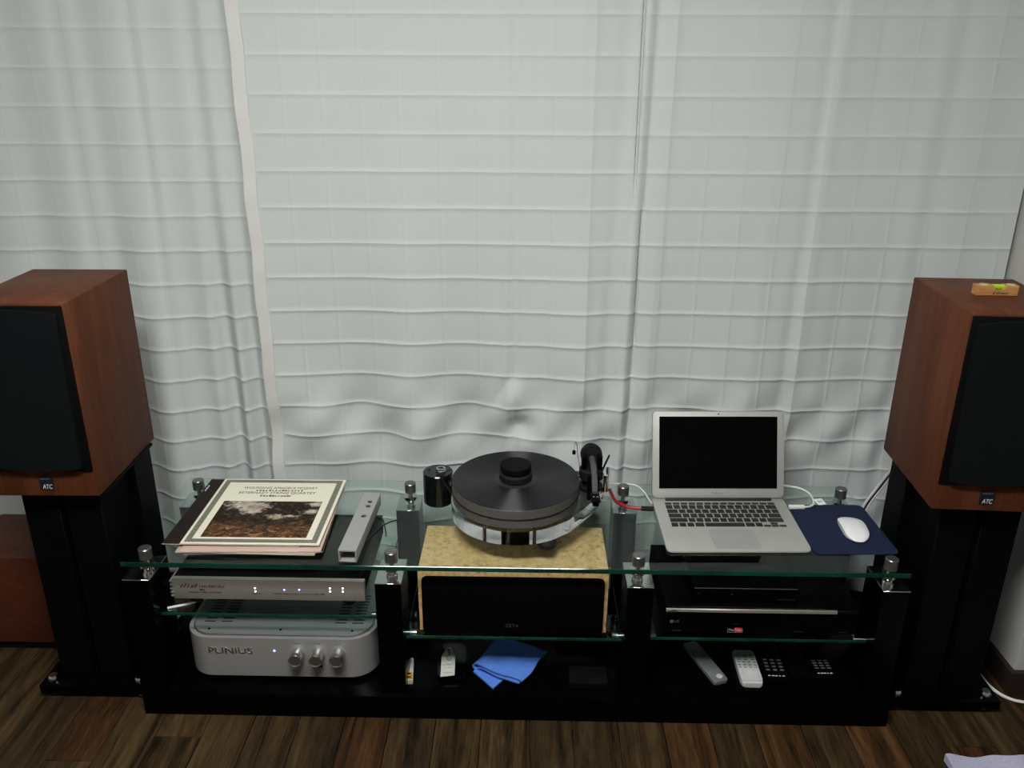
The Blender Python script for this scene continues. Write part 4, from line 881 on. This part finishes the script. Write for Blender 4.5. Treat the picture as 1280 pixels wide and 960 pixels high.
def fold_layer(name, prof, th, v0, v1):
    # a sheet following a folded profile (across, height), carried back along the cloth
    O = Vector((-0.118, 1.634, 0)); U = Vector((0.118, -0.056, 0)).normalized(); V = Vector((0.060, 0.108, 0)).normalized()
    P = smoothpath([(a_, 0, b_) for a_, b_ in prof], 6); nv = 16; bm = bm_new(); A = []; Bq = []
    for j in range(nv + 1):
        t = j / nv; ra = []; rb = []
        for i_, p in enumerate(P):
            q = P[min(i_ + 1, len(P) - 1)] - P[max(i_ - 1, 0)]; nn = Vector((-q.z, 0, q.x)).normalized() * th / 2
            sag = 1.0 - 0.25 * t; wob = 0.0016 * math.sin(p.x * 70 + 5 * t) * math.sin(3.1 * t + 0.6)
            for sg, rr in ((1, ra), (-1, rb)):
                pp = p + nn * sg; vv = v0 + (v1 - v0) * t + 0.003 * math.sin(p.x * 45 + p.z * 90) * (1 - t)
                w_ = O + U * (pp.x + 0.003 * math.sin(6 * t)) + V * vv; rr.append(bm.verts.new((w_.x, w_.y, max(0.0004, pp.z * sag + wob * (p.z > 0.008)))))
        A.append(ra); Bq.append(rb)
    m_ = len(P)
    for j in range(nv):
        for i_ in range(m_ - 1):
            bm.faces.new((A[j][i_], A[j][i_ + 1], A[j + 1][i_ + 1], A[j + 1][i_])); bm.faces.new((Bq[j][i_], Bq[j + 1][i_], Bq[j + 1][i_ + 1], Bq[j][i_ + 1]))
        for e in (0, m_ - 1): bm.faces.new((A[j][e], A[j + 1][e], Bq[j + 1][e], Bq[j][e]))
    for e in (0, nv):
        for i_ in range(m_ - 1): bm.faces.new((A[e][i_], A[e][i_ + 1], Bq[e][i_ + 1], Bq[e][i_]))
    return obj(name, bm, 'bluecloth', bl)
fold_layer('outer_layer', [(0.128, 0.017), (0.100, 0.0205), (0.06, 0.0225), (0.025, 0.0235), (0.008, 0.0225), (-0.002, 0.0160), (0.000, 0.0085), (0.010, 0.0058), (0.045, 0.0062), (0.075, 0.0060)], 0.0036, 0.0, 0.128)
fold_layer('inner_layer', [(0.122, 0.0108), (0.09, 0.0138), (0.05, 0.0150), (0.022, 0.0152), (0.012, 0.0128)], 0.0034, -0.002, 0.120)
# --- dark small box, middle bay
kb = thing('black_case', 'small flat black case on the platform beside the blue cloth', 'case', (0.107, 1.575, PT + 0.0003), -0.02)
obj('lower_shell', box(bm_new(), 0, 0.092, 0, 0.062, 0, 0.010, 0.002, 2), 'blkplastic', kb)
obj('upper_shell', box(bm_new(), 0.001, 0.091, 0.001, 0.061, 0.0108, 0.022, 0.003, 2), 'blackm', kb)
nb = thing('black_unit', 'low black unit with faint round logo behind the blue cloth', 'electronic unit', (0.085, 1.735, PT + 0.0003))
obj('body', box(bm_new(), 0, 0.125, 0, 0.110, 0.0, 0.038, 0.003, 2), 'blkplastic', nb)
obj('logo_ring', lathe(bm_new(), [(0.0035, 0), (0.0055, 0), (0.0055, 0.0005), (0.0035, 0.0005), (0.0035, 0)], 20), 'dimink', nb, (0.062, -0.0001, 0.0215), FRONT)
dashes('small_print', 'dimink', nb, [(0.073, 0.103, 0.020, 0.0025, 7)], (0, -0.0001, 0), FRONT)

# --- cloth on the floor
bm = bm_new(); n = 40; g = []
for j in range(n + 1):
    row = []
    for i_ in range(n + 1):
        u, v = i_ / n, j / n
        x = 0.925 + 0.34 * u + 0.02 * (1 - v); y = 1.06 + 0.385 * v + 0.012 * u + 0.003 * math.sin(26 * u) * v
        z = 0.006 + 0.004 * math.sin(11 * u + 4 * v) * math.sin(7 * v) + 0.003 * math.sin(17 * u) + 0.010 * math.exp(-((u) / 0.06) ** 2) + 0.006 * math.exp(-((1 - v) / 0.05) ** 2)
        row.append(bm.verts.new((x, y, max(0.002, z))))
    g.append(row)
for j in range(n):
    for i_ in range(n): bm.faces.new((g[j][i_], g[j][i_ + 1], g[j + 1][i_ + 1], g[j + 1][i_]))
rim = [g[0][k_] for k_ in range(n)] + [g[k_][n] for k_ in range(n)] + [g[n][k_] for k_ in range(n, 0, -1)] + [g[k_][0] for k_ in range(n, 0, -1)]
lo = [bm.verts.new((v.co.x, v.co.y, 0.0005)) for v in rim]
for k_ in range(len(rim)): bm.faces.new((rim[k_], lo[k_], lo[(k_ + 1) % len(rim)], rim[(k_ + 1) % len(rim)]))
fcl = obj('floor_cloth', bm, 'greycloth'); tag(fcl, 'pale lavender grey cloth spread on the wooden floor', 'cloth')
